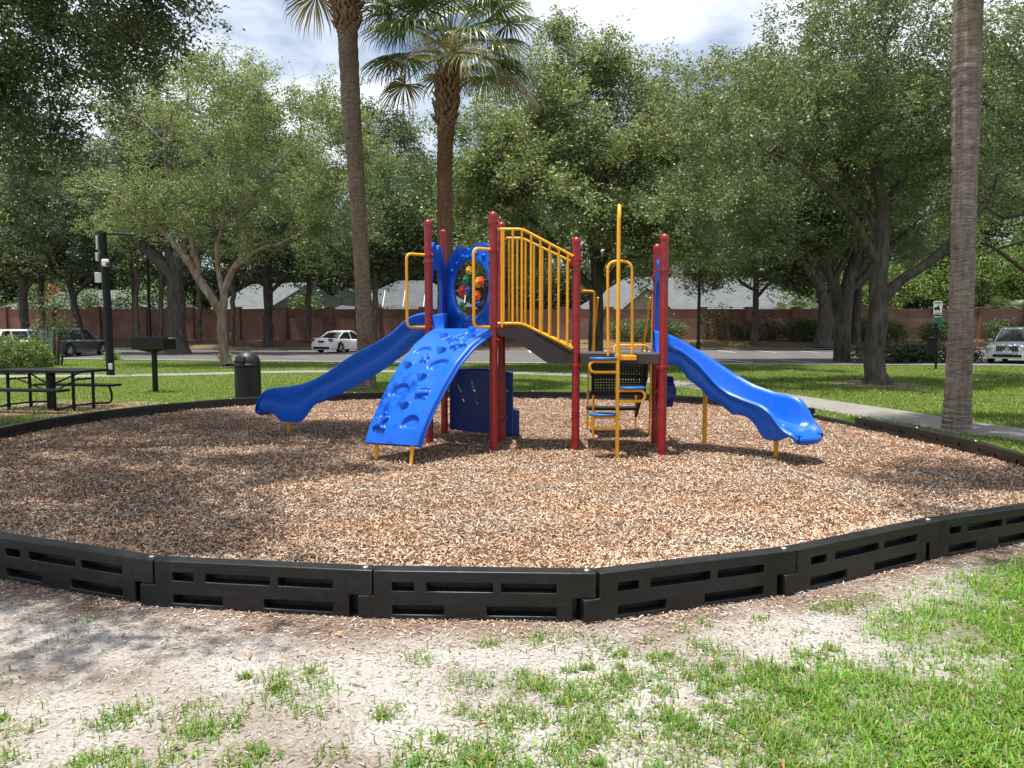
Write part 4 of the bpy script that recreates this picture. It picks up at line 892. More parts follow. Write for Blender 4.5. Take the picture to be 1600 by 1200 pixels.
mb = MB(); mb.box((-.08, -.17, 1.74), (.12, .02, .16)); mb.build('dispenser_slot', M['black'], dp, bevel=.003)
mb = MB(); mb.box((-.16, -.05, .88), (.34, .30, .66)); bn = mb.build('bin', M['black'], t, bevel=.02)
mb = MB(); mb.box((-.16, -.05, 1.225), (.37, .33, .03)); mb.build('bin_lid', M['black'], bn, bevel=.008)
# thin lamp posts
def lamp_post(x, y, h, z, lab, rz=0):
    t = thing('street_lamp', lab, 'lamp post', (x, y, z), rz, 'slim black lamp posts along the road')
    mb = MB(); mb.ring([(0, 0, 0), (0, 0, h)], [.13, .10], 10); mb.ring([(0, 0, 0), (0, 0, .5)], .18, 10); mb.build('pole', M['black'], t)
    mb = MB(); mb.ring([(0, 0, h-.04), (.1, -.3, h+.03), (.15, -.5, h+.03)], .035, 6); mb.box((.18, -.7, h+.03), (.28, .55, .10)); mb.build('lamp_head', M['black'], t, bevel=.01)
x_, y_, z_ = P(1092, 545, 57.0); lamp_post(x_, 57.2, 7.0, .08, 'slim black lamp post at the far kerb right of the play structure')
lamp_post(-27.0, 57.4, 6.6, .08, 'slim black lamp post before the brick wall, behind the grill', R(30))
# ------------------------------------------------------------------ trees
def leaf_quads(C_, per, spread, size, rng, base, var=.3, flat=.6, cl=None, droop=.25, wr=.45, sub=0):
    sp = np.asarray(spread)
    if sub: ns = max(3, int(per//sub)); C_ = np.repeat(C_, ns, 0)+rng.normal(0, 1, (len(C_)*ns, 3))*sp; per = sub; sp = np.full(3, size*.85)*np.array([1, 1, .6])
    n = len(C_); k = n*per; c = np.repeat(C_, per, 0)
    p = c+rng.normal(0, 1, (k, 3))*sp
    a = rng.normal(0, 1, (k, 3)); a[:, 2] = a[:, 2]*flat-droop; a /= np.linalg.norm(a, axis=1, keepdims=True)
    nn = rng.normal(0, .75, (k, 3)); nn[:, 2] += .75; b = np.cross(a, nn); b /= np.linalg.norm(b, axis=1, keepdims=True)+1e-9
    Ls = size*rng.uniform(.6, 1.3, (k, 1)); Wd = Ls*wr
    V = np.stack([p, p+a*Ls*.5+b*Wd*.5, p+a*Ls, p+a*Ls*.5-b*Wd*.5], 1).reshape(-1, 3)
    cf = (rng.uniform(.62, 1.38, (n, 1)) if cl is None else cl); cc = np.array(base)[None]*np.repeat(cf, per, 0)*rng.uniform(1-var, 1+var, (k, 1))*np.stack([rng.uniform(.8, 1.3, k), np.ones(k), rng.uniform(.7, 1.4, k)], 1)
    return V, np.repeat(cc, 4, 0)
def limb_mesh(name, segs, mat, parent, n=6):
    mb = MB()
    for pts, rs, k in segs: mb.ring(pts, rs, k, cap=False)
    return mb.build(name, mat, parent, smooth=60)
def wiggle(pts, amp, rnd, sub=3):
    pts = [np.array(p, float) for p in pts]; out = []
    for i in range(len(pts)-1):
        p0 = pts[max(i-1, 0)]; p1 = pts[i]; p2 = pts[i+1]; p3 = pts[min(i+2, len(pts)-1)]
        for k in range(sub):
            t = k/sub; q = .5*((2*p1)+(-p0+p2)*t+(2*p0-5*p1+4*p2-p3)*t*t+(-p0+3*p1-3*p2+p3)*t**3)
            if i+k: q[:3] += rnd.normal(0, amp, 3)*(1 if len(q) == 3 else 1)
            out.append(q)
    out.append(pts[-1]); return out
def tree(name, label, cat, base, limbs, crown, ntips, per, spread, size, col, bark, leafm, seed, group=None, inner=.25, twigm=None, minr=.012, var=.3, step=.7, bare=.0, wr=.45, low=None):
    """limbs: list of polylines of (x, y, z, r) local; crown: list of (cx, cy, cz, rx, ry, rz, weight)"""
    rnd = np.random.default_rng(seed); t = thing(name, label, cat, base, 0, group)
    segs = []; NP = []; NRr = []
    for L_ in limbs:
        w = []
        q = [np.array(p, float) for p in L_]
        for i in range(len(q)-1):
            m = max(2, int(np.linalg.norm(q[i+1][:3]-q[i][:3])/.6))
            p0 = q[max(i-1, 0)]; p3 = q[min(i+2, len(q)-1)]
            for k in range(m):
                s = k/m; z = .5*((2*q[i])+(-p0+q[i+1])*s+(2*p0-5*q[i]+4*q[i+1]-p3)*s*s+(-p0+3*q[i]-3*q[i+1]+p3)*s**3)
                if i+k: z[:3] += rnd.normal(0, .02+.05*min(1, .1/max(z[3], .03)), 3)*min(1, (i+k/m)*2); z[3] *= rnd.uniform(.95, 1.06)
                w.append(z)
        w.append(q[-1]); w = np.array(w); segs.append(([tuple(p[:3]) for p in w], [max(.015, p[3]) for p in w], 10))
        top = w[:, 2] > (low if low is not None else w[:, 2].min()+.35*(w[:, 2].max()-w[:, 2].min()))
        NP += list(w[top][:, :3]); NRr += list(w[top][:, 3])
    wt = np.array([c[6] if len(c) > 6 else c[3]*c[4]*c[5] for c in crown], float); wt /= wt.sum(); tips = []
    while len(tips) < ntips:
        c = crown[rnd.choice(len(crown), p=wt)]; d = rnd.normal(0, 1, 3); d /= np.linalg.norm(d); r = rnd.uniform(inner, 1)**.45*(1+.16*abs(rnd.normal())*(rnd.uniform() < .35))
        cc_ = np.array(c[:3])+d*r*np.array(c[3:6])*.93; lr = (.10*max(c[3:6])+.22)*rnd.uniform(.7, 1.3)
        for _ in range(int(rnd.integers(4, 10))): tips.append(cc_+rnd.normal(0, 1, 3)*lr*np.array([1, 1, .62]))
    tips = np.array(tips); NP = np.array(NP); NRr = np.array(NRr)
    dmin = np.array([np.min(np.linalg.norm(NP-p, axis=1)) for p in tips]); order = np.argsort(dmin)
    nodes = NP; rad = NRr; tw = []; leafc = []
    for k in order:
        p = tips[k]; dist = np.linalg.norm(nodes-p, axis=1)+np.clip(nodes[:, 2]-p[2], 0, None)*.5; j = int(np.argmin(dist)); a = nodes[j]; L_ = np.linalg.norm(p-a)
        m = max(2, int(L_/step)); r0 = min(rad[j]*.75, .012+.016*L_+minr); out = rnd.normal(0, .10*L_/max(m, 1), (m+1, 3)); out[0] = 0; out[-1] = 0
        s = np.linspace(0, 1, m+1)[:, None]; bow = np.array([0, 0, .14*L_])*np.sin(s*pi)
        q = a+(p-a)*s+bow+out; rs = np.interp(s[:, 0], [0, 1], [r0, minr*.6]); tw.append(([tuple(v) for v in q], list(rs), 4 if r0 < .05 else 6))
        nodes = np.vstack([nodes, q[1:]]); rad = np.r_[rad, rs[1:]]
        if rnd.uniform() >= bare: leafc.append(q[-1]); leafc.append(q[-2]*.4+q[-1]*.6)
    mb = MB()
    for pts, rs, k in segs: mb.ring(pts, rs, 12, cap=False)
    mb.m = 1
    for pts, rs, k in tw: mb.ring(pts, rs, k, cap=False)
    mb.build('trunk', [bark, twigm or bark], t, smooth=60)
    leafc = np.array(leafc); C1 = leafc
    V, c = leaf_quads(C1, int(per*1.2), np.asarray(spread)*.8, size*.9, rnd, col, var=var, wr=wr, sub=9)
    F = np.arange(len(V)).reshape(-1, 4)
    np_mesh('crown', V, F, leafm, parent=t, col=np.clip(c, 0, .6))
    return t
OAK = (.140, .172, .088); PALE = (.190, .225, .105); DARK = (.062, .085, .043); MID = (.105, .138, .060)
# right oak on the lawn
x0, y0, _ = G(1368, 600)
RO = tree('oak_tree', 'oak on the right lawn with a big limb forking right, left of the grey palm', 'tree', (x0, y0, 0),
     [[(0, 0, -.1, .46), (0, 0, .35, .31), (-.02, 0, 1.6, .265), (.0, .0, 3.0, .25), (.06, 0, 4.6, .20), (.0, .2, 6.4, .15), (-.1, .1, 8.2, .09), (.1, 0, 10, .04)],
      [(.02, 0, 2.25, .17), (.75, -.1, 3.0, .15), (1.7, -.2, 3.9, .12), (2.6, 0, 4.8, .08), (3.4, .2, 6, .05)],
      [(0, 0, 3.3, .13), (-.9, -.4, 4.6, .10), (-2.2, -.8, 5.7, .07), (-3.8, -.9, 6.6, .04)],
      [(.03, 0, 4.6, .12), (.9, .4, 6.2, .08), (1.6, .5, 7.8, .05)], [(0, 0, 4.2, .11), (-.7, .7, 6, .08), (-1.6, 1.0, 8.0, .05)]],
     [(-3.0, -.6, 6.6, 3.3, 3.0, 2.9), (-1.0, 0, 8.8, 3.8, 3.4, 2.8), (2.2, .2, 8.0, 3.0, 2.8, 2.8), (-4.6, -.2, 5.0, 2.0, 2.2, 1.2), (1.6, .3, 5.6, 1.8, 2.0, 1.0)], 800, 74, .26, .11, OAK, M['oakbark'], M['oakleaf'], 3, step=.6, twigm=M['twig'])
# central oak behind the play structure
tree('oak_tree', 'wide oak directly behind the play structure, crown above the yellow pole', 'tree', (3.45, 31, 0),
     [[(0, 0, -.1, .42), (0, 0, .5, .32), (-.05, 0, 2.2, .29), (.0, 0, 3.6, .27), (-.3, 0, 5.2, .2), (-.4, 0, 7.5, .14), (-.2, 0, 10, .07)],
      [(0, 0, 3.0, .17), (.9, -.2, 4.1, .15), (2.4, -.4, 5.0, .12), (4.4, -.6, 5.8, .07)], [(0, 0, 3.0, .16), (-.9, -.2, 4.0, .14), (-2.2, -.3, 5.4, .10), (-4, 0, 7, .05)],
      [(0, 0, 3.8, .14), (.8, .3, 5.6, .11), (1.6, .4, 8.0, .08), (2.2, 0, 10.5, .04)], [(0, 0, 3.4, .12), (-.5, -1.2, 5, .09), (-.9, -2.2, 7, .05)]],
     [(-2.4, -.6, 7.4, 3.8, 3.4, 3.4), (2.6, -.6, 7.0, 3.9, 3.4, 3.0), (.4, 0, 9.8, 4.0, 3.4, 2.9), (-.8, -1.2, 6.1, 4.2, 3.0, 1.5), (5.8, -.4, 7.2, 2.4, 2.5, 1.5), (-4.6, 0, 5.8, 1.9, 2.4, 2.0), (-.6, 0, 12.2, 2.2, 1.6, 1.4, 12), (-4.4, 0, 9.0, 2.6, 2.4, 2.6), (4.6, 0, 9.6, 3.2, 2.6, 2.6)], 1050, 84, .34, .15, PALE, M['oakbark'], M['oakleaf'], 4, step=.8, twigm=M['twig'])
# second oak right of centre closing the gap
tree('oak_tree', 'slim oak with low boughs over the pale roof, right of the central oak', 'tree', (10.2, 37, 0),
     [[(1.4, 0, 0, .01), (0.2, 0, 5.5, .10), (.1, 0, 8, .12), (.5, 0, 11, .05)], [(.2, 0, 6, .1), (-1.6, 0, 7, .08), (-3, 0, 8, .04)]] if 0 else
     [[(6.2, 1.2, 0, .34), (6.0, 1.0, 2.0, .27), (5.2, .6, 4.2, .2), (3.6, .2, 6.2, .15), (1.6, 0, 8.2, .1), (.2, 0, 10.5, .05)], [(5.4, .6, 4.0, .16), (6.4, .4, 6, .12), (7.0, .2, 9, .05)], [(4.2, .4, 5.6, .1), (2.2, -.6, 5.9, .07), (.4, -.6, 5.4, .04)]],
     [(.2, 0, 9.6, 4.2, 2.8, 3.6), (4.6, 0, 7.8, 3.6, 2.8, 3.0), (2.4, -.5, 6.9, 3.0, 2.6, 1.4), (6.6, 0, 9.8, 3.2, 2.6, 2.6), (3.6, 0, 12.4, 2.4, 2, 2.0)], 800, 84, .38, .165, OAK, M['oakbark'], M['oakleaf'], 5, step=.8, twigm=M['twig'])
# big multi trunk oak right, beyond the road
x1, y1, _ = P(1287, 535, 59)
tree('oak_tree', 'massive many stemmed oak on the far bank, right, before the brick wall', 'tree', (x1, 59, .12),
     [[(0, 0, -.1, 1.0), (0, 0, .8, .62), (.1, 0, 2.6, .54), (-.2, 0, 4.2, .38), (-1.6, 0, 6.2, .35), (-3.6, 0, 8.2, .2)],
      [(.1, 0, 2.6, .42), (.7, 0, 4.8, .36), (.9, 0, 8, .26), (.8, 0, 12, .14)], [(.2, 0, 2.4, .36), (1.8, 0, 4.6, .30), (3.2, 0, 7.0, .22), (4.2, 0, 10, .1)], [(-.2, 0, 3.6, .3), (-.5, 0, 6, .25), (-.2, 0, 9, .15)]],
     [(-4.5, 0, 9.0, 5.0, 4, 2.6), (1, 0, 12, 6, 4.5, 4.0), (6, 0, 9.5, 4.5, 4, 3.2), (-1, 0, 8.2, 6.0, 4, 1.4)], 560, 62, .58, .25, MID, M['oakbark'], M['oakleaf'], 6, step=1.3, minr=.03, twigm=M['twig'])
x1, y1, _ = G(1340, 566)
tree('oak_tree', 'dark oak growing out of the shrub island between road and lawn at right', 'tree', (x1*.98, 37.5, 0),
     [[(0, 0, 0, .42), (0, 0, 2, .36), (.3, 0, 4.2, .3), (.8, 0, 6.5, .2), (1.2, 0, 9.5, .1)], [(0, 0, 2.6, .25), (-1.0, 0, 4.8, .2), (-2.2, 0, 7, .12)], [(.2, 0, 3.4, .2), (1.6, -.2, 5.0, .15), (3.2, -.3, 6.6, .08)]],
     [(.2, 0, 9.5, 4.4, 3.2, 3.6), (4.2, 0, 8.2, 3.6, 3.2, 3.2), (-3.2, 0, 7.2, 2.6, 2.6, 1.8), (1, 0, 12.6, 3, 2.5, 2.0)], 560, 66, .42, .18, OAK, M['oakbark'], M['oakleaf'], 7, step=1.0, twigm=M['twig'])
# tree beyond the right palm with pale bare limbs entering from the right
tree('oak_tree', 'tree at the right edge sending pale bare limbs in behind the grey palm trunk', 'tree', (17.4, 23.5, 0),
     [[(0, 0, 0, .34), (0, 0, 3, .28), (-.2, 0, 6, .2), (-.4, 0, 9.5, .1)], [(-.1, 0, 5.2, .14), (-1.2, -.2, 6.0, .11), (-2.4, -.2, 7.6, .075), (-3.6, -.1, 8.4, .04)], [(0, 0, 4.6, .1), (-1.3, -.2, 5.1, .075), (-2.6, -.1, 5.0, .05), (-3.6, .1, 5.6, .025)], [(-.2, 0, 6.4, .12), (-1.4, .3, 8.4, .08), (-2.6, .3, 10.2, .05)], [(0, 0, 4.0, .08), (-1.8, 0, 4.2, .05), (-3.1, 0, 3.8, .02)]],
     [(-1.4, .8, 9.4, 3.2, 2.6, 2.2), (0, 0, 6.0, 2.6, 2.2, 2.4), (-2.8, .8, 6.6, 1.4, 1.4, 1.2, 5)], 330, 56, .30, .12, MID, M['oakbark'], M['oakleaf'], 8, step=.6, twigm=M['twig'], bare=.25)
tree('bushy_tree', 'light green bushy tree beyond the brick wall right of the grey palm trunk', 'tree', (45, 74, .6),
     [[(0, 0, 0, .4), (0, 0, 4, .3), (.3, 0, 9, .15)]], [(0, 0, 8, 8, 4, 5), (-7, 0, 5, 6, 3.5, 3.6), (-13, 0, 5.5, 5.5, 3, 4.2)], 380, 36, .85, .34, (.13, .20, .055), M['oakbark'], M['softleaf'], 41, step=1.6, minr=.03)
# overhanging oak, near left: its crown fills the top left corner and shades the left half of the chips
tree('oak_tree', 'near dark oak hanging in at the top left corner over the picnic table', 'tree', (-9.8, 8.6, 0),
     [[(0, 0, -.1, .42), (0, 0, 1.5, .32), (.2, 0, 3.6, .28), (.9, 0, 5.4, .22), (2.4, .3, 6.8, .16), (4.6, .6, 7.6, .10), (6.4, .6, 8.0, .05)], [(.3, 0, 4.0, .2), (1.0, 1.4, 5.4, .15), (2.0, 2.8, 6.3, .1), (3.4, 4.0, 7.0, .05)], [(.6, 0, 5.0, .16), (2.2, -1.6, 6.6, .11), (4.4, -2.6, 7.4, .06)], [(.2, 0, 4.6, .16), (-1.0, 1.0, 6.2, .1)]],
     [(3.9, 2.9, 6.9, 2.1, 1.7, 1.15, 9), (2.0, 3.2, 6.2, 2.0, 1.5, 1.7, 9), (5.6, -1.8, 6.9, 2.1, 2.7, 1.0, 9), (5.2, 1.6, 7.4, 1.9, 1.6, .9, 6), (3.2, -2.6, 6.9, 2.6, 1.9, 1.2, 9), (.2, 3.8, 5.8, 1.8, 1.5, 1.4, 5), (-.5, 0, 7.0, 2.2, 2.2, 1.4, 4), (3.2, .4, 7.3, 2.4, 1.6, 1.1, 6), (2.9, 4.4, 5.9, 1.4, 1.0, 1.1, 5), (1.6, 4.2, 4.9, 1.0, .8, .8, 2), (4.4, -3.2, 6.2, 2.4, 1.6, .9, 7), (6.7, 2.2, 8.0, 1.5, 1.1, .8, 6), (5.9, -4.1, 6.9, 1.6, 1.2, .7, 6)], 1150, 84, .22, .085, (.085, .115, .058), M['oakbark'], M['oakleaf'], 9, step=.5, inner=.1, twigm=M['oakbark'])
# tree out of frame on the right whose long bough drops light shade on the chips at right
tree('oak_tree', 'oak off the right edge whose thin bough shades the chips at right', 'tree', (10.2, 5.5, 0),
     [[(0, 0, 0, .3), (0, 0, 3, .25), (-.5, .2, 5.5, .18), (-2.6, .4, 7.2, .12), (-5, .9, 7.9, .08), (-7.6, 1.2, 8.2, .04)], [(-.3, .1, 5, .15), (.6, 0, 7.5, .08)]],
     [(-6.4, 1.6, 8.2, 1.5, .5, .4, 3.4), (-4.8, .7, 8.2, 1.2, .35, .4, 1.8), (-3.6, 1.9, 8.3, 1.2, .4, .4, 1.8), (-2.3, .3, 7.9, 1.0, .8, .7, 2), (-7.1, -.35, 8.2, 1.3, .5, .4, 2.6), (.2, 0, 8.2, 1.8, 1.8, 1.4, 5)], 230, 64, .20, .085, OAK, M['oakbark'], M['oakleaf'], 10, step=.5)
# left lawn tree with peeling orange bark
x1, y1, _ = G(352, 572)
tree('peeling_bark_tree', 'slender low forked tree with orange peeling bark on the left lawn', 'tree', (x1, y1, 0),
     [[(.1, 0, -.05, .38), (.0, 0, .3, .21), (-.12, 0, 1.6, .185), (-.05, 0, 2.7, .19)],
      [(-.1, 0, 2.2, .19), (-.9, 0, 3.7, .165), (-2.1, -.2, 5.3, .12), (-3.9, -.3, 6.8, .07), (-5.6, -.2, 7.8, .03)], [(-1.0, 0, 3.9, .13), (-1.4, .1, 5.6, .105), (-2.1, .1, 7.4, .08), (-2.3, 0, 9.6, .06), (-1.5, 0, 11.0, .03)], [(-2.2, 0, 9.2, .045), (-3.2, 0, 10.3, .03), (-4.6, 0, 10.8, .015)],
      [(0, 0, 2.5, .17), (.25, 0, 4.0, .14), (.9, .2, 5.2, .11), (.6, .2, 6.3, .09), (1.4, .1, 7.4, .07), (3.4, -.2, 9.2, .03)], [(.25, 0, 4.0, .1), (1.9, -.2, 5.0, .06), (4.2, -.4, 5.7, .035), (6.2, -.3, 5.9, .012)], [(0, 0, 3, .12), (-.2, 0, 5, .09), (.3, 0, 7.5, .06), (1.0, 0, 10.2, .03)]],
     [(-1.4, 0, 9.6, 4.4, 3.0, 2.8), (3.0, 0, 9.0, 3.8, 2.8, 3.2), (.6, 0, 11.9, 3.6, 2.2, 1.5), (5.0, 0, 6.6, 2.0, 2.0, 2.2), (-4.0, 0, 7.2, 3.0, 2.6, 1.8), (1.4, 0, 5.9, 4.2, 2.4, 1.3), (-1.2, 0, 6.2, 3, 2.2, 1.3)], 1150, 50, .30, .12, (.180, .215, .095), M['peel'], M['softleaf'], 11, step=.55, bare=.30, twigm=M['twig'], minr=.012)
# left big oak
x1, y1, _ = G(278, 553)
tree('oak_tree', 'big grey trunked oak with a long level limb behind the grill on the left', 'tree', (x1, y1, 0),
     [[(0, 0, -.1, 1.1), (0, 0, .6, .62), (0, 0, 3, .52), (.1, 0, 5.6, .46), (1.2, 0, 8.2, .4), (2.0, 0, 11, .2)], [(0, 0, 4.8, .42), (-1.8, 0, 6.6, .34), (-4.2, 0, 7.8, .26), (-7.5, 0, 8.5, .14)], [(.1, 0, 5.4, .3), (2.4, 0, 7.0, .24), (5, 0, 8.0, .16)], [(0, 0, 5.4, .3), (-.8, 0, 8, .25), (-1.6, 0, 12, .12)]],
     [(-5, 0, 9.8, 5.0, 3.4, 3.0), (1.5, 0, 11.5, 5.5, 3.6, 3.6), (6.5, 0, 8.6, 4.2, 3.2, 2.4), (-1, 0, 8.2, 6.5, 3, 1.3), (-9, 0, 8.6, 3.2, 3, 2.6)], 700, 60, .48, .20, DARK, M['oakbark'], M['oakleaf'], 12, step=1.1, minr=.025, twigm=M['twig'])
def leafy(label, x, y, z, h, w, seed, col, trunk=.4, ntips=300, per=52, size=.28, low=.35, group=None, lean=0, name='tree', spread=.75, mat='oakleaf', bark='oakbark', fork=True):
    r = np.random.default_rng(seed); trunk = trunk*.8; limbs = [[(0, 0, -.2, trunk*1.5), (0, 0, .8, trunk), (lean*.4, 0, h*.35, trunk*.8), (lean, 0, h*.7, trunk*.4), (lean*1.2, 0, h*.92, trunk*.15)]]
    if fork:
        for k in range(3):
            a = r.uniform(-1, 1); s_ = (-1)**k; limbs.append([(lean*.3, 0, h*.28+k*.05*h, trunk*.5), (s_*w*.25, a*.5, h*.45, trunk*.4), (s_*w*.55, a, h*.62, trunk*.2)])
    cr = []
    for k in range(6):
        a = r.uniform(0, 2*pi); zz = r.uniform(low+.12, .86); rr = w*.5*(1-abs(zz-.6)); cr.append((lean+rr*.7*cos(a), rr*.5*sin(a), h*zz, w*r.uniform(.36, .52), w*.38, h*r.uniform(.12, .2)))
    return tree(name, label, 'tree', (x, y, z), limbs, cr, ntips, per, spread, size, col, M[bark], M[mat], seed, group=group, step=1.4, minr=.03, twigm=M['twig'])
leafy('dark leafed tree on the far bank just left of the parked white sedan', -19.2, 60.5, .25, 14, 9.5, 21, (.075, .105, .04), trunk=.42, ntips=330)
leafy('leafy tree on the far bank behind the parked white sedan, low boughs before the roofs', -12.5, 62.5, .4, 13, 9, 22, (.07, .10, .04), trunk=.30, ntips=330, low=.3)
leafy('tree on the bank at far left whose dark trunk stands by the left picture edge', -37.2, 58.8, .15, 15, 8, 23, PALE, trunk=.42, low=.42)
leafy('forked tree behind the parked grey car at left', -34.2, 61, .3, 13.5, 8, 24, DARK, trunk=.38, lean=-1.6, low=.42)
leafy('tall pale leafed tree behind the camera pole on the far bank', -30.8, 63, .5, 18, 9, 25, MID, trunk=.3, ntips=360, low=.35)
leafy('bushy oak behind the left palm trunk, in front of the brick wall', -5.5, 63.4, .5, 15, 10, 26, (.09, .125, .05), trunk=.4, ntips=380, low=.25)
leafy('bushy oak in front of the brick wall seen between the two palm trunks', -2.2, 61.5, .35, 12.5, 9, 27, MID, trunk=.34, ntips=360, low=.28)
leafy('low boughed oak on the bank with limbs over the pale roof', 19.4, 61.5, .35, 13, 9, 28, MID, trunk=.34, ntips=340, low=.36)
leafy('oak in front of the brick wall, left of the pet waste station', 27.5, 61.5, .35, 16, 10, 29, MID, trunk=.45, ntips=340, low=.40)
leafy('oak in front of the brick wall beyond the silver car', 41.5, 62, .35, 17, 12, 30, MID, trunk=.45, ntips=340, low=.38)
# pines: thin straight trunks on the left bank
PN = [(214, 'pine with thin pale trunk right of the camera pole', .17), (252, 'pine whose thin trunk stands just left of the big grey oak', .2), (312, 'pine whose thin trunk shows right of the big grey oak', .2), (363, 'thin pine trunk right of the orange barked tree, before the brick wall', .18),
      (423, 'thin dark pine trunk left of the blue gabled house', .17), (482, 'pine trunk standing in front of the blue gable', .22), (585, 'pine trunk just right of the left palm trunk', .2), (66, 'thin pine trunk behind the parked cars at the left edge', .22)]
for k, (px, lb, r_) in enumerate(PN):
    X, Y, Z = P(px, 531, 61+(k % 3)*1.2); h = 12.5+1.2*(k*7 % 4); z = float(bank(np.array(X), np.array(Y)))
    tree('pine_tree', lb, 'pine', (X, Y, z), [[(0, 0, -.1, r_*1.5), (0, 0, .8, r_*1.1), (.1, 0, h*.5, r_*.9), (-.1, 0, h*.95, r_*.3)]],
         [(0, 0, h*.86, 2.2, 2, h*.14), (.6, 0, h*.72, 1.8, 1.6, h*.08)], 120, 46, .42, .30, (.08, .125, .045), M['pinebark'], M['softleaf'], 50+k, group='slender pines on the far left bank', step=1.0, low=h*.6, wr=.16)
# tall backdrop trees beyond the wall
protos = [leafy('tall dark tree beyond the wall at the far left', -66, 92, .6, 33, 18, 61, DARK, trunk=.5, ntips=620, per=52, size=.46, spread=1.1, low=.12, group='tall trees beyond the houses'),
          leafy('tall mid green tree beyond the wall behind the left houses', -40, 97, .6, 36, 19, 62, MID, trunk=.5, ntips=560, per=52, size=.46, spread=1.1, low=.12, group='tall trees beyond the houses'),
          leafy('tall tree beyond the wall above the picnic table', -53, 90, .6, 33, 18, 63, (.10, .15, .05), trunk=.5, ntips=520, per=52, size=.44, spread=1.1, low=.12, group='tall trees beyond the houses')]
BT = [(1, -27, 100, .92, 'tall tree beyond the houses above the blue gable'), (0, -15.5, 98, .90, 'tall dark tree beyond the houses right of the left palm trunk'), (2, -4, 100, .85, 'tall tree beyond the houses behind the middle palm trunk'), (1, 8, 104, .82, 'tall tree beyond the chimney house, behind the central oak'),
      (0, 20, 102, .85, 'tall dark tree beyond the ridge of the chimney house'), (2, 33, 98, 1.08, 'tall tree beyond the right end of the pale roof'), (1, 46, 100, 1.0, 'tall tree far behind the right oak'), (0, 58, 96, 1.1, 'tall dark tree behind the grey palm trunk'), (2, 70, 98, 1.2, 'tall tree beyond the silver car'), (1, 82, 104, 1.1, 'tallest tree past the right edge'), (2, -80, 104, 1.1, 'tall tree past the left edge')]
for k, (i, x, y, s, lb) in enumerate(BT):
    c = copy_tree(protos[i]); c.location = (x, y, .6); c.scale = (s, s, s*(.97+.03*(k % 3))); c.rotation_euler = (0, 0, k*1.9); c['label'] = lb

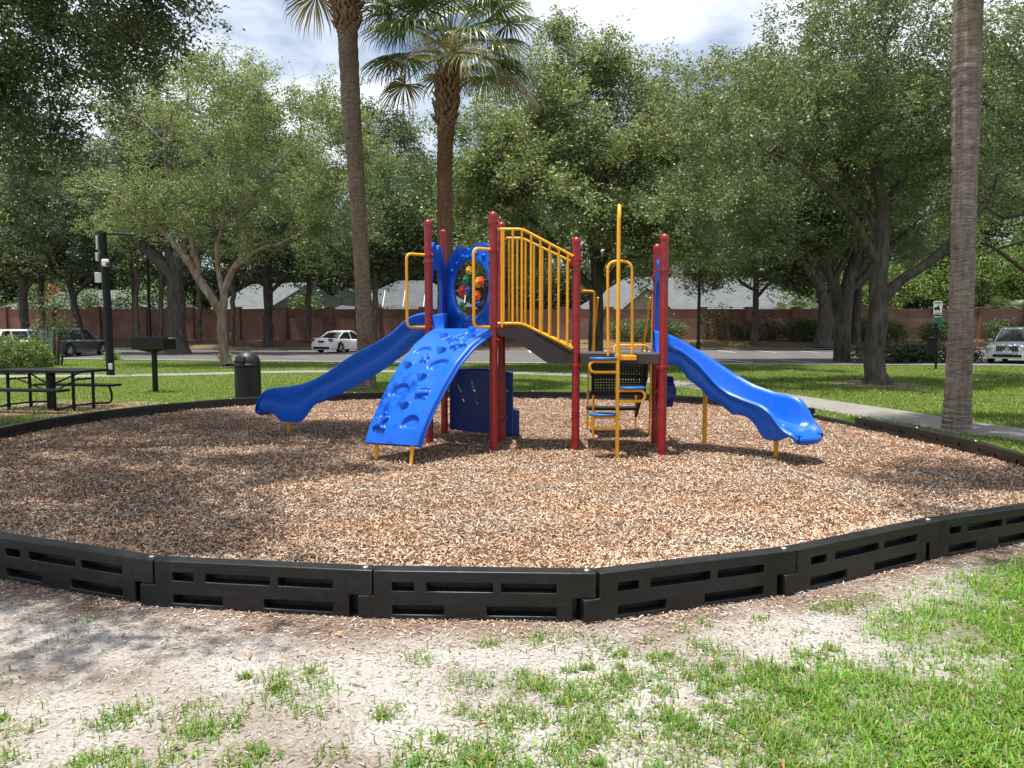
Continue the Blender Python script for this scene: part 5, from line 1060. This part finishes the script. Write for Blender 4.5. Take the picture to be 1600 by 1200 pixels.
# ------------------------------------------------------------------ palms
def palm(label, x, y, tr, boots, fr, seed, bk='palmbark', crown=True):
    t = thing('palm_tree', label, 'palm', (x, y, 0)); r = np.random.default_rng(seed)
    pr = np.array(tr, float); m = 160; zz = np.linspace(0, 1, m); q = np.stack([np.interp(zz, np.linspace(0, 1, len(pr)), pr[:, k]) for k in range(4)], 1)
    for _ in range(12): q[1:-1] = (q[:-2]+q[1:-1]+q[2:])/3
    mb = MB(); rs = q[:, 3]*(1+.022*np.sin(np.arange(m)*1.7)+r.normal(0, .018, m)); mb.ring([tuple(p[:3]) for p in q], list(rs), 22)
    mb.build('trunk', M[bk], t, smooth=70)
    top = q[-1]
    if boots:                                            # crossed stubs of cut leaf stalks
        z0, z1, rw = boots; mb = MB(); n = int((z1-z0)*95)
        for k in range(n):
            z = z0+(z1-z0)*k/n; a = k*2.399; f = (z-z0)/(z1-z0); R_ = rw*(.72+.36*sin(pi*min(1, f*.95)))
            bx = np.interp(z, q[:, 2], q[:, 0]); by = np.interp(z, q[:, 2], q[:, 1]); ca, sa = cos(a), sin(a); tw_ = .5*(-1)**k+r.normal(0, .25); L_ = r.uniform(.22, .36); W_ = r.uniform(.035, .06)
            o = Vector((ca, sa, 0)); tg = Vector((-sa, ca, 0)); up = (Vector((0, 0, 1))+tg*tw_*.8+o*r.uniform(.15, .6 if f > .15 else 1.1)*(1 if f > .12 else -.1)).normalized(); sd_ = up.cross(o).normalized()
            b0 = Vector((bx, by, z))+o*R_*.72; b1 = b0+up*L_
            mb.loft([[b0-sd_*W_*1.3, b0+sd_*W_*1.3, b0+sd_*W_+o*.045, b0-sd_*W_+o*.045], [b1-sd_*W_*.6, b1+sd_*W_*.6, b1+sd_*W_*.5+o*.02, b1-sd_*W_*.5+o*.02]])
        mb.build('leaf_base_boots', M['boot'], t, smooth=30)
    if not crown: return t
    Vs = []; Cs = []; pet = MB(); K = 0
    for k in range(fr):
        a = k*2.399+r.normal(0, .15); f = k/fr; el = np.interp(f, [0, .25, .6, 1], [-.12, .25, .7, 1.35])+r.normal(0, .1)
        o = Vector((cos(a), sin(a), 0)); base = Vector(top[:3])+Vector((0, 0, .22+.5*f))+o*.12; Lp_ = r.uniform(1.3, 1.9); pts = []
        for s in np.linspace(0, 1, 6): e = el+.35*(1-s)-.45*s; pts.append((base if not pts else pts[-1])+(o*cos(e)+Vector((0, 0, sin(e))))*(Lp_/5 if pts else 0))
        pet.ring(pts, [.028, .024, .02, .017, .014, .01], 5, cap=False)
        d = (pts[-1]-pts[-2]).normalized(); sd_ = Vector((-sin(a), cos(a), 0)); nrm = sd_.cross(d).normalized()*-1
        if nrm.z < 0: nrm = -nrm
        hub = pts[-1]; nb = 48; RL = r.uniform(1.05, 1.4); cf = np.array((.15, .175, .060))*r.uniform(.7, 1.3)
        if f < .04: cf = np.array((.22, .16, .08))
        for j in range(nb):
            q_ = np.interp(j, [0, nb-1], [-2.25, 2.25])+r.normal(0, .03); L_ = RL*(1-.22*abs(q_/2.3)**2)*r.uniform(.9, 1.06)
            dr = d*cos(q_)+sd_*sin(q_); wv = nrm*.10*cos(q_)
            sgn = 1 if j % 2 else -1; prevp = hub+d*.12*0; w0, w1 = .004, .019
            t1 = hub+dr*L_*.45+wv-Vector((0, 0, 1))*.05*L_; t2 = t1+(dr*.75-Vector((0, 0, .38))).normalized()*L_*.33; t3 = t2+(dr*.35-Vector((0, 0, .95))).normalized()*L_*.26*r.uniform(.6, 1.2)
            wd = dr.cross(nrm).normalized(); tilt = (wd+nrm*.5*sgn).normalized()
            rows = [(hub, w0), (t1, .023), (t2, .014), (t3, .002)]
            for p_, w_ in rows: Vs.append(p_-tilt*w_); Vs.append(p_+tilt*w_)
            Cs.append(cf*r.uniform(.75, 1.3))
            K += 1
    V = np.array([tuple(v) for v in Vs]); b_ = np.arange(K)*8
    F = np.concatenate([np.stack([b_+i*2, b_+i*2+1, b_+i*2+3, b_+i*2+2], 1) for i in range(3)]); np_mesh('crown', V, F, M['palmleaf'], parent=t, col=np.repeat(np.array(Cs), 8, 0), smooth=False)
    pet.build('leaf_stalks', pm('palm_stalk', (.22, .24, .10), .5, var=.15), t)
    # fruit stalk plumes
    n = 0; C_ = []
    for k in range(7):
        a = k*.9+.3; o = np.array([cos(a), sin(a), 0]); L_ = r.uniform(1.2, 1.7)
        for s in np.linspace(.3, 1, 16): C_.append(np.array(top[:3])+o*L_*s*.95+np.array([0, 0, .3+.75*s-1.0*s*s*1.0]))
    V, c = leaf_quads(np.array(C_), 42, (.10, .10, .13), .10, r, (.50, .37, .19), var=.25, wr=.14, droop=.9); np_mesh('flower_stalks', V, np.arange(len(V)).reshape(-1, 4), M['softleaf'], parent=t, col=c)
    return t
xp, yp, _ = G(566, 608)
palm('tall left palm with brown boots just below its crown, dark trunk behind the left slide', xp+.12, yp, [(0, 0, -.05, .28), (0, 0, .5, .22), (-.08, 0, 3, .205), (-.22, 0, 6.0, .205), (-.30, 0, 7.2, .24), (-.38, 0, 9.4, .25), (-.44, 0, 10.9, .26)], (8.95, 10.9, .40), 34, 71, 'palmdark')
palm('middle palm behind the blue window panel with full fan crown and tan flower stalks', -1.83, 21.2, [(0, 0, -.05, .30), (0, 0, .4, .24), (0.0, 0, 3, .215), (.0, 0, 6, .215), (.08, 0, 7.8, .23), (.15, 0, 8.65, .24)], (6.8, 8.8, .34), 40, 72, 'palmbrown')
palm('thick grey palm trunk at right beside the sidewalk, crown above the picture', 6.73, 11.55, [(0, 0, -.05, .22), (0, 0, .4, .19), (0, 0, 1.5, .17), (-.02, 0, 3.2, .165), (-.05, 0, 4.6, .185), (-.08, 0, 5.6, .20), (-.1, 0, 7.5, .19), (-.1, 0, 10.8, .19)], (9.4, 11, .26), 26, 73, 'palmpale')

# ------------------------------------------------------------------ brick wall
bw = thing('brick_wall', 'long red brick wall with pillars on the bank beyond the road', 'wall', (0, 66, .6))
for k in range(-18, 22):
    x = k*3.98+.36; mb = MB(); z1 = 2.60
    mb.box((x+1.99, 0, z1/2-.2), (3.98-.62, .22, z1+.4)); mb.box((x+1.99, 0, z1+.04), (3.98-.62, .30, .08)); mb.build('panel', M['brick'], bw, smooth=0)
    mb = MB(); mb.box((x, -.04, (z1+.15)/2-.2), (.62, .62, z1+.55)); mb.box((x, -.04, z1+.20), (.76, .76, .12)); mb.build('pillar', M['brick'], bw, smooth=0)
# ------------------------------------------------------------------ houses
def house(label, x, y, w, d, eave, ridge, rz, wall, roofm, hip=True, gable=None, chim=None, cat='house', wins=3, cage=None):
    t = thing('house', label, cat, (x, y, .6), rz); mb = MB(); mb.box((0, 0, eave/2), (w, d, eave)); mb.build('wall', M[wall], t, smooth=0)
    mb = MB(); o = .5; a, b = w/2+o, d/2+o; hp = b if hip else 0.0; e = eave-.05; th = .18
    lo = [(-a, -b, e), (a, -b, e), (a, b, e), (-a, b, e)]; up = [(-a+hp*.9, 0, ridge), (a-hp*.9, 0, ridge)]
    mb.add(lo+up+[(p[0], p[1], p[2]-th) for p in lo], [(0, 1, 5, 4), (1, 2, 5), (2, 3, 4, 5), (3, 0, 4), (9, 8, 7, 6), (0, 6, 7, 1), (1, 7, 8, 2), (2, 8, 9, 3), (3, 9, 6, 0)])
    rf = mb.build('roof', M[roofm], t, smooth=0)
    mb = MB(); mb.box((0, -b-.02, e-.12), (2*a, .05, .2)); mb.build('fascia', M['white'], t, smooth=0)
    if chim:
        cx, cz = chim; mb = MB(); mb.box((cx, -d*.2, cz/2+1.2), (1.25, 1.0, cz-2.4)); mb.box((cx, -d*.2, cz+.06), (1.4, 1.15, .12)); ch = mb.build('chimney', M['whitegrey'], rf, smooth=0)
        mb = MB(); mb.box((cx, -d*.2, cz+.3), (.7, .5, .35)); mb.box((cx, -d*.2, cz+.5), (1.1, .9, .06)); mb.build('chimney_cap', M['black'], ch, smooth=0)
    if gable:
        gx, gw, gh = gable; mb = MB(); yf = -d/2-1.6; mb.prism([(gx-gw/2, 0), (gx+gw/2, 0), (gx+gw/2, eave-.3), (gx, gh), (gx-gw/2, eave-.3)], lambda u, v, s: (u, yf+2.6*s, v)); g = mb.build('gable', M[wall], t, smooth=0)
        mb = MB(); o = .45
        for s_ in (-1, 1):
            mb.add([(gx, yf-.35, gh+.12), (gx+s_*(gw/2+o), yf-.35, eave-.42), (gx+s_*(gw/2+o), 0, eave-.42), (gx, 0, gh+.12), (gx, yf-.35, gh+.30), (gx+s_*(gw/2+o), yf-.35, eave-.24), (gx+s_*(gw/2+o), 0, eave-.24), (gx, 0, gh+.30)], [(0, 1, 2, 3), (7, 6, 5, 4), (0, 4, 5, 1), (1, 5, 6, 2), (2, 6, 7, 3)])
        mb.build('gable_roof', M[roofm], t, smooth=0)
        mb = MB()
        for s_ in (-1, 1): mb.add([(gx, yf-.37, gh+.05), (gx+s_*(gw/2+o), yf-.37, eave-.5), (gx+s_*(gw/2+o), yf-.37, eave-.27), (gx, yf-.37, gh+.28)], [(0, 1, 2, 3)])
        mb.build('rake_trim', M['white'], t, smooth=0)
        mb = MB(); mb.ring([(gx, yf-.01, gh-.75), (gx, yf-.06, gh-.75)], .16, 10); mb.build('vent', M['white'], t)
    for k in range(wins):
        xx = -w/2+w*(k+.5)/wins; mb = MB(); mb.box((xx, -d/2-.03, eave*.55), (1.5, .06, 1.2)); wn = mb.build('window', M['white'], t, smooth=0); mb = MB(); mb.box((xx, -d/2-.07, eave*.55), (1.3, .03, 1.0)); mb.build('pane', M['windowglass'], wn, smooth=0)
    if cage:
        x0, x1, zt, ze = cage; mb = MB(); yf = -d/2-5
        for k in range(6):
            xx = x0+(x1-x0)*k/5; mb.box((xx, yf, ze/2), (.07, .07, ze)); mb.ring([(xx, yf, ze), (xx, yf+1.6, zt), (xx, -d/2, zt)], .04, 4)
        mb.box(((x0+x1)/2, yf, ze), (x1-x0, .07, .07)); mb.box(((x0+x1)/2, yf+1.6, zt), (x1-x0, .07, .07)); mb.box(((x0+x1)/2, yf, ze*.6), (x1-x0, .06, .06)); c = mb.build('pool_cage', M['white'], t, smooth=0)
    return t
house('beige house with long pale shingle roof, cream chimney and front gable, right beyond the wall', 19.6, 84, 24, 11, 3.2, 6.6, 0, 'beige', 'shingle2', chim=(-2.0, 7.9), gable=(-6.2, 4.6, 5.0))
house('house with broad grey hip roof and white framed pool cage behind the left red posts', -10.4, 82, 13, 11, 3.1, 6.1, 0, 'beige', 'shingle', cage=(-3.5, 6, 4.6, 3.0))
house('small blue grey house with a bright shingle gable roof behind the pine trunks at left', -24.0, 80, 8, 9, 3.2, 5.7, R(-32), 'bluewall', 'shingle2', hip=False)
house('dark blue sided house with low roof behind the left palm trunk', -15.9, 79, 4.2, 7, 3.0, 5.0, R(80), 'bluewall', 'shingle', hip=False, wins=1)
house('house with low white roof far left beyond the wall and hedge trees', -45, 86, 17, 10, 3.2, 5.3, 0, 'white', 'shingle2')
wb = thing('white_building', 'corner of a white building at the extreme left edge behind the bush', 'building', (-22.35, 29.5, 0)); mb = MB(); mb.box((0, 0, 1.7), (3.4, 3, 3.4)); mb.build('wall', M['white'], wb, smooth=0); mb = MB(); mb.box((0, 0, 3.45), (3.6, 3.3, .12)); mb.build('roof', M['shingle'], wb, smooth=0)

# ------------------------------------------------------------------ hedges and shrubs
def shrub(label, loc, ells, n, per, spread, size, col, seed, name='shrub', cat='shrub', group=None, mat='oakleaf', wr=.5):
    t = thing(name, label, cat, loc, 0, group); r = np.random.default_rng(seed); C_ = []
    w = np.array([e[3]*e[4] for e in ells], float); w /= w.sum()
    while len(C_) < n:
        e = ells[r.choice(len(ells), p=w)]; d = r.normal(0, 1, 3); d /= np.linalg.norm(d)
        p = np.array(e[:3])+d*np.array(e[3:6])*r.uniform(.45, 1)**.5*(1+.12*r.normal()); 
        if p[2] > .02: C_.append(p)
    C_ = np.array(C_); V, c = leaf_quads(C_, per, spread, size, r, col, var=.3, droop=-.2, wr=wr); np_mesh('foliage', V, np.arange(len(V)).reshape(-1, 4), M[mat], parent=t, col=np.clip(c, 0, .6))
    mb = MB()
    for k in range(min(40, n//5)):
        p = C_[k]; mb.ring([(p[0]*.5, p[1]*.5, 0), (p[0]*.8, p[1]*.8, p[2]*.5), tuple(p)], [.02, .014, .006], 4, cap=False)
    mb.build('stems', M['oakbark'], t); return t
shrub('rounded green bush behind the picnic table at the left edge', (-17.9, 27.2, 0), [(0, 0, .7, 1.4, .9, .65), (.8, .1, .6, .8, .8, .6), (-1.2, 0, .8, 1.1, .9, .7)], 700, 26, .07, .075, (.11, .165, .045), 81, mat='softleaf')
for k, (px, s, lb) in enumerate([(112, .8, 'small leafy plant right of the round bush at left'), (130, .9, 'small leafy plant just left of the camera pole'), (150, .75, 'small leafy plant touching the camera pole on its left'), (205, .6, 'tiny plant at the road edge right of the camera pole'), (372, .5, 'tiny plant at the kerb right of the orange barked tree')]):
    X, Y, _ = G(px, 561); shrub(lb, (X, 36.4 if k < 3 else 38.5, 0), [(0, 0, .3*s, .6*s, .4, .35*s)], 70, 14, .07, .10, (.14, .20, .06), 90+k, name='low_plant', cat='plant', group='small plants along the near kerb at left')
# young rose or crepe myrtle with red blooms
X, Y, Z = P(83, 520, 33); t = shrub('thin young tree with a few red blooms beside the parked cars', (X, 33, 0), [(0, 0, 2.1, .9, .5, .9), (-.2, 0, 1.4, .8, .5, .5)], 110, 12, .12, .10, (.08, .13, .05), 101, name='flowering_shrub', cat='flowering shrub', mat='softleaf')
for fx_, fz in ((.05, 3.35), (.22, 3.2), (-.10, 2.95)):
    V, c = leaf_quads(np.array([[fx_, 0, fz]]), 60, .10, .07, np.random.default_rng(3), (.36, .05, .06), var=.2); np_mesh('blossom', V, np.arange(len(V)).reshape(-1, 4), M['softleaf'], parent=t, col=c)
mb = MB(); mb.ring([(0, 0, 0), (.05, 0, 1.5), (.08, 0, 3.2)], [.04, .03, .012], 6); mb.build('stem', M['oakbark'], t)
for k, (x, lb) in enumerate([(18.5, 'shaggy shrub around the dark oak in the kerb island, left end'), (20.6, 'shaggy low shrub on the right end of the kerb island')]):
    shrub(lb, (x*.97, 36.3, 0), [(0, 0, .5, 1.5, .7, .5), (-1.3, 0, .35, .8, .6, .3), (1.4, 0, .25, .9, .5, .25)], 240, 16, .16, .16, (.075, .105, .05), 110+k, group='shrubs on the kerb island')
HG = [(30.3, 4.4, 'clipped hedge before the brick wall left of the pet waste station'), (36.2, 3.4, 'clipped hedge behind the green dispenser'), (42.2, 4.6, 'clipped hedge right of the grey palm trunk, behind the silver car'), (24.5, 2.2, 'clipped hedge behind the many stemmed oak'), (48.5, 3.0, 'clipped hedge at the right edge beyond the silver car')]
for k, (x, w, lb) in enumerate(HG):
    shrub(lb, (x, 64.2, .42), [(0, 0, .95, w/2+.4, .8, .95), (-w*.3, 0, .95, w/3, .8, .92), (w*.3, 0, .9, w/3, .8, .95)], 420, 16, .16, .17, (.10, .15, .05), 120+k, name='hedge', cat='hedge', group='clipped hedges before the brick wall')
shrub('climbing shrub covering the brick wall right of the red posts', (17.5, 65.2, .5), [(0, 0, 1.6, 1.4, .5, 1.5), (3.6, -.2, .9, 2.6, .6, .8)], 300, 14, .22, .17, DARK, 131)
shrub('dark green shrub before the wall seen through the deck opening', (11.2, 64, .45), [(0, 0, 1.0, 3.4, .8, .9)], 330, 15, .2, .18, (.09, .14, .045), 132)
for k, (x, zc, lb) in enumerate([(-50, 4.4, 'hedge trees topping the wall at far left'), (-41, 4.6, 'leafy mass above the wall behind the parked cars'), (-33, 4.3, 'leafy mass above the wall right of the camera pole'), (31, 4.0, 'leafy growth above the wall at the pale roof end'), (-18.5, 3.6, 'small leafy tree between the two left houses')]):
    shrub(lb, (x, 69.5, .6), [(0, 0, zc*.5, 4.4 if k < 4 else 1.6, 1.6, zc*.62)], 420 if k < 4 else 200, 18, .34, .26, (.095, .15, .05), 140+k, name='tree_mass' if 0 else 'tall_shrub', group='tall shrubs behind the brick wall')
FW = ['far left end behind the white low roof', 'left, above the picnic table', 'left, behind the camera pole', 'behind the grill and big grey oak', 'behind the blue grey gabled house', 'between the blue gable and the pool cage house', 'behind the pool cage house', 'behind the middle palm trunk', 'left of the cream chimney', 'right of the cream chimney',
      'behind the right end of the pale roof', 'behind the many stemmed oak', 'behind the right oak', 'left of the grey palm trunk', 'right of the grey palm trunk', 'far right end']
def0 = None
for k, w_ in enumerate(FW):
    xx = -70+k*9.6
    if def0 is None: def0 = c = shrub('x', (xx, 93, .6), [(0, 0, 4.2, 6.5, 2.2, 4.6), (2.5, 0, 6.5, 4, 2, 3), (-3, 0, 5.8, 4, 2, 3.4)], 900, 24, .55, .42, (.075, .105, .045), 170, name='understorey_tree', cat='tree', group='bushy understorey trees beyond the houses')
    else: c = copy_tree(def0); c.location = (xx, 93+(k*37 % 5), .6); c.scale = ((-1)**k*(1+.05*(k % 3)), 1, .9+.07*(k*3 % 4))
    c['label'] = 'bushy low tree beyond the houses, '+w_
# ------------------------------------------------------------------ cars
def car(label, x, y, rz, Ln, Wd, Ht, kind, paint, zb=0):
    t = thing('parked_car', label, 'car', (x, y, zb), rz); h = Wd/2; hl = Ln/2; suv = kind == 'suv'
    wb_ = Ln*.30; wr = .37 if suv else .33; belt = Ht*(.60 if suv else .62); hood = Ht*(.59 if suv else .57)
    if suv: top = [(-hl, .55), (-hl+.02, .95), (-hl+.12, belt), (hl-1.45, belt-.02), (hl-1.2, hood), (hl-.25, hood-.12), (hl-.02, hood-.32), (hl, .5)]
    else: top = [(-hl, .52), (-hl+.03, .86), (-hl+.12, .97), (-hl+.9, belt+.02), (hl-1.35, belt-.05), (hl-1.1, hood-.02), (hl-.3, hood-.17), (hl-.03, hood-.34), (hl, .45)]
    xs_ = np.unique(np.r_[np.linspace(-hl, hl, 60), [p[0] for p in top]]); secs = []
    for q in xs_:
        zt = np.interp(q, [p[0] for p in top], [p[1] for p in top]); f = abs(q)/hl; w = h*(1-.13*max(0, (f-.72)/.28)**2); z0 = .22
        for wx in (-wb_, wb_):
            dd_ = abs(q-wx)
            if dd_ < wr+.06: z0 = max(z0, math.sqrt(max(0, (wr+.06)**2-dd_**2))+wr-.02)
        z0 = min(z0, zt-.1)
        zs_ = [z0, z0+(zt-z0)*.2, z0+(zt-z0)*.55, zt-.09*(zt-z0)-.02, zt]
        ws_ = [w*.93, w*.985, w, w*.95, w*.84]
        secs.append([(q, -a, z) for a, z in zip(ws_, zs_)]+[(q, 0, zt+.025)]+[(q, a, z) for a, z in zip(ws_[::-1], zs_[::-1])]+[(q, 0, max(.2, z0))])
    mb = MB(); mb.loft(secs); body = mb.build('body', M[paint], t, smooth=35)
    if suv: gp_ = [(-hl+.12, belt), (-hl+.42, Ht-.10), (-hl+.9, Ht-.01), (-.2, Ht), (.35, Ht-.05), (hl-1.35, belt-.04)]
    else: gp_ = [(-hl+.75, belt), (-hl+1.45, Ht-.12), (-hl+1.9, Ht-.02), (-.1, Ht), (.3, Ht-.06), (hl-1.25, belt-.06)]
    bs = lambda q: belt-.05
    gxs = np.unique(np.r_[np.linspace(gp_[0][0], gp_[-1][0], 34), [p[0] for p in gp_]]); secs = []; rsec = []
    for q in gxs:
        zt = max(np.interp(q, [p[0] for p in gp_], [p[1] for p in gp_]), bs(q)+.012); f = (zt-bs(q))/(Ht-bs(q)); wt = h*(.86-.20*f)
        secs.append([(q, -h*.86, bs(q)), (q, -wt-.02, zt-.10*f), (q, -wt+.07, zt-.01*f), (q, 0, zt), (q, wt-.07, zt-.01*f), (q, wt+.02, zt-.10*f), (q, h*.86, bs(q))])
        if zt > Ht-.13: rsec.append([(q, -wt-.022, zt-.095*f), (q, -wt+.065, zt+.004), (q, 0, zt+.016), (q, wt-.065, zt+.004), (q, wt+.022, zt-.095*f), (q, 0, zt-.02)])
    mb = MB(); mb.loft(secs); mb.build('windows', M['carglass'], t, smooth=35)
    mb = MB(); mb.loft(rsec); rf = mb.build('roof', M[paint], t, smooth=35)
    mb = MB()
    for s in (-1, 1):
        A = lambda i: gp_[i]; W2 = lambda z: h*(.86-.20*(z-belt+.05)/(Ht-belt+.05))+.008
        for (i, j) in ((0, 1), (1, 2), (4, 5), (3, 4)):
            a_, b_ = gp_[i], gp_[j]; mb.ring([(a_[0], s*W2(a_[1]), a_[1]-.02), (b_[0], s*W2(b_[1]), b_[1]-.05)], .045, 6)
        mb.ring([(-.15, s*W2(belt), belt-.03), (-.2, s*W2(Ht), Ht-.08)], .035, 6)
        if suv: mb.ring([(-hl+1.05, s*W2(belt), belt-.03), (-hl+1.0, s*W2(Ht), Ht-.08)], .05, 6)
    mb.build('pillars', M[paint], t)
    for wx in (-wb_, wb_):
        for s in (-1, 1):
            mb = MB(); Mx = Matrix.Rotation(pi/2, 3, 'X'); mb.lathe([(wr*.62, -.1), (wr*.95, -.11), (wr, -.07), (wr, .07), (wr*.95, .11), (wr*.62, .1)], (wx, s*(h-.13), wr), 24, M=Mx); ty = mb.build('wheel', M['tyre'], t)
            mb = MB(); mb.lathe([(wr*.63, -.09), (wr*.63, -.02), (.05, -.0), (.05, .0), (wr*.63, .02), (wr*.63, .09)], (wx, s*(h-.12), wr), 20, M=Mx)
            for k in range(5): q = 2*pi*k/5; mb.ring([(wx, s*(h-.025), wr), (wx+wr*.6*cos(q), s*(h-.02), wr+wr*.6*sin(q))], .03, 5)
            mb.build('rim', M['rim'], ty)
    hz = hood-.27
    for s in (-1, 1):
        mb = MB(); mb.box((hl-.16, s*h*.72, hz), (.34, .42, .15), rz=-s*.32); mb.build('headlight', M['lampclear'], t, bevel=.03)
        mb = MB(); z_ = .93 if suv else .84; mb.box((-hl+.10, s*h*.74, z_), (.20, .40, .30 if suv else .19), rz=s*.35); mb.build('tail_light', M['lampred'], t, bevel=.03)
        mb = MB(); mb.box((hl-1.55, s*(h+.07), belt+.05), (.14, .2, .15)); mb.build('mirror', M[paint], t, bevel=.04)
    mb = MB(); mb.box((hl-.03, 0, hz-.03), (.10, Wd*.46, .24)); mb.build('grille', M['black'], t, bevel=.02)
    mb = MB()
    for k in range(9): mb.box((hl+.025, (k-4)*Wd*.05, hz-.03), (.01, .012, .20))
    mb.lathe([(.075, 0), (.075, .012), (.05, .012), (.05, 0)], (hl+.025, 0, hz-.03), 16, M=Matrix.Rotation(pi/2, 3, 'Y')); mb.build('grille_badge', M['chrome'], t, smooth=0)
    mb = MB(); mb.box((hl-.05, 0, .36), (.12, Wd*.6, .14)); mb.build('lower_grille', M['black'], t, bevel=.02)
    mb = MB(); mb.box((-hl-.0, 0, .74 if not suv else .80), (.05, .42, .14)); mb.build('number_plate', M['gunmetal'], t)
    mb = MB(); mb.box((-hl+.04, 0, .33), (.12, Wd*.72, .16)); mb.build('rear_valance', M['black'], t, bevel=.02)
    mb = MB(); mb.box((hl+.0, 0, .55), (.05, .34, .11)); mb.build('front_plate', M['whitegrey'], t)
    for s in (-1, 1):
        for q in (0, -.95): mb = MB(); mb.box((q, s*h, belt-.26), (.2, .03, .03)); mb.build('door_handle', M[paint], t)
    return t
a_ = R(66); car('white sedan parked across the road, seen from behind beside the left palm trunk', -11.9+2.3*cos(a_)-.6, 50.6+2.3*sin(a_), a_, 4.8, 1.8, 1.47, 'sedan', 'carwhite', .006)
a_ = R(78); car('dark grey hatchback parked behind the round bush, seen from behind', -26.0+1.9*cos(a_), 43+1.9*sin(a_), a_+R(3), 4.5, 1.85, 1.62, 'suv', 'cargrey', .006)
car('white car mostly hidden behind the dark grey hatchback', -29.6, 46.5, R(75), 4.7, 1.8, 1.55, 'suv', 'carwhite', .006)
a_ = R(226); car('silver car parked nose towards the lawn at the right edge', 22.5-2.3*cos(a_), 34.9-2.3*sin(a_), a_, 4.7, 1.9, 1.66, 'suv', 'carsilver', .006)
# sabal fan clumps by the pale roof
for k, (px, Y, lb) in enumerate([(1262, 69.5, 'pale fan palm clump above the wall behind the many stemmed oak'), (1590, 69.5, 'fan palm clump above the wall at the right edge')]):
    X, _, _ = P(px, 480, Y); t = thing('fan_palm_clump', lb, 'palm', (X, Y, .6)); r = np.random.default_rng(k+200); Vs = []; Cs = []; K = 0
    for j in range(26):
        a = r.uniform(0, 2*pi); el = r.uniform(.1, 1.3); c0 = Vector((r.normal(0, 1.0), r.normal(0, .5), 2.4)); d = Vector((cos(a)*cos(el), sin(a)*cos(el), sin(el))); hub = c0+d*r.uniform(.6, 1.5); sd_ = Vector((-sin(a), cos(a), 0))
        for q in np.linspace(-1.6, 1.6, 22):
            dr = d*cos(q)+sd_*sin(q); e_ = hub+dr*1.0-Vector((0, 0, .35)); w_ = sd_.cross(dr).normalized()*.0+Vector((0, 0, .03))+sd_*.02; Vs += [hub-w_*.2, hub+w_*.2, e_+w_, e_-w_]; Cs.append((.22, .27, .16)); K += 1
    V = np.array([tuple(v) for v in Vs]); np_mesh('fronds', V, np.arange(4*K).reshape(-1, 4), M['palmleaf'], parent=t, col=np.repeat(np.array(Cs), 4, 0))
    mb = MB(); mb.ring([(0, 0, 0), (0, 0, 2.6)], [.3, .2], 8); mb.build('trunk', M['palmbark'], t)
print('faces', sum(len(o.data.polygons) for o in S.objects if o.type == 'MESH'))
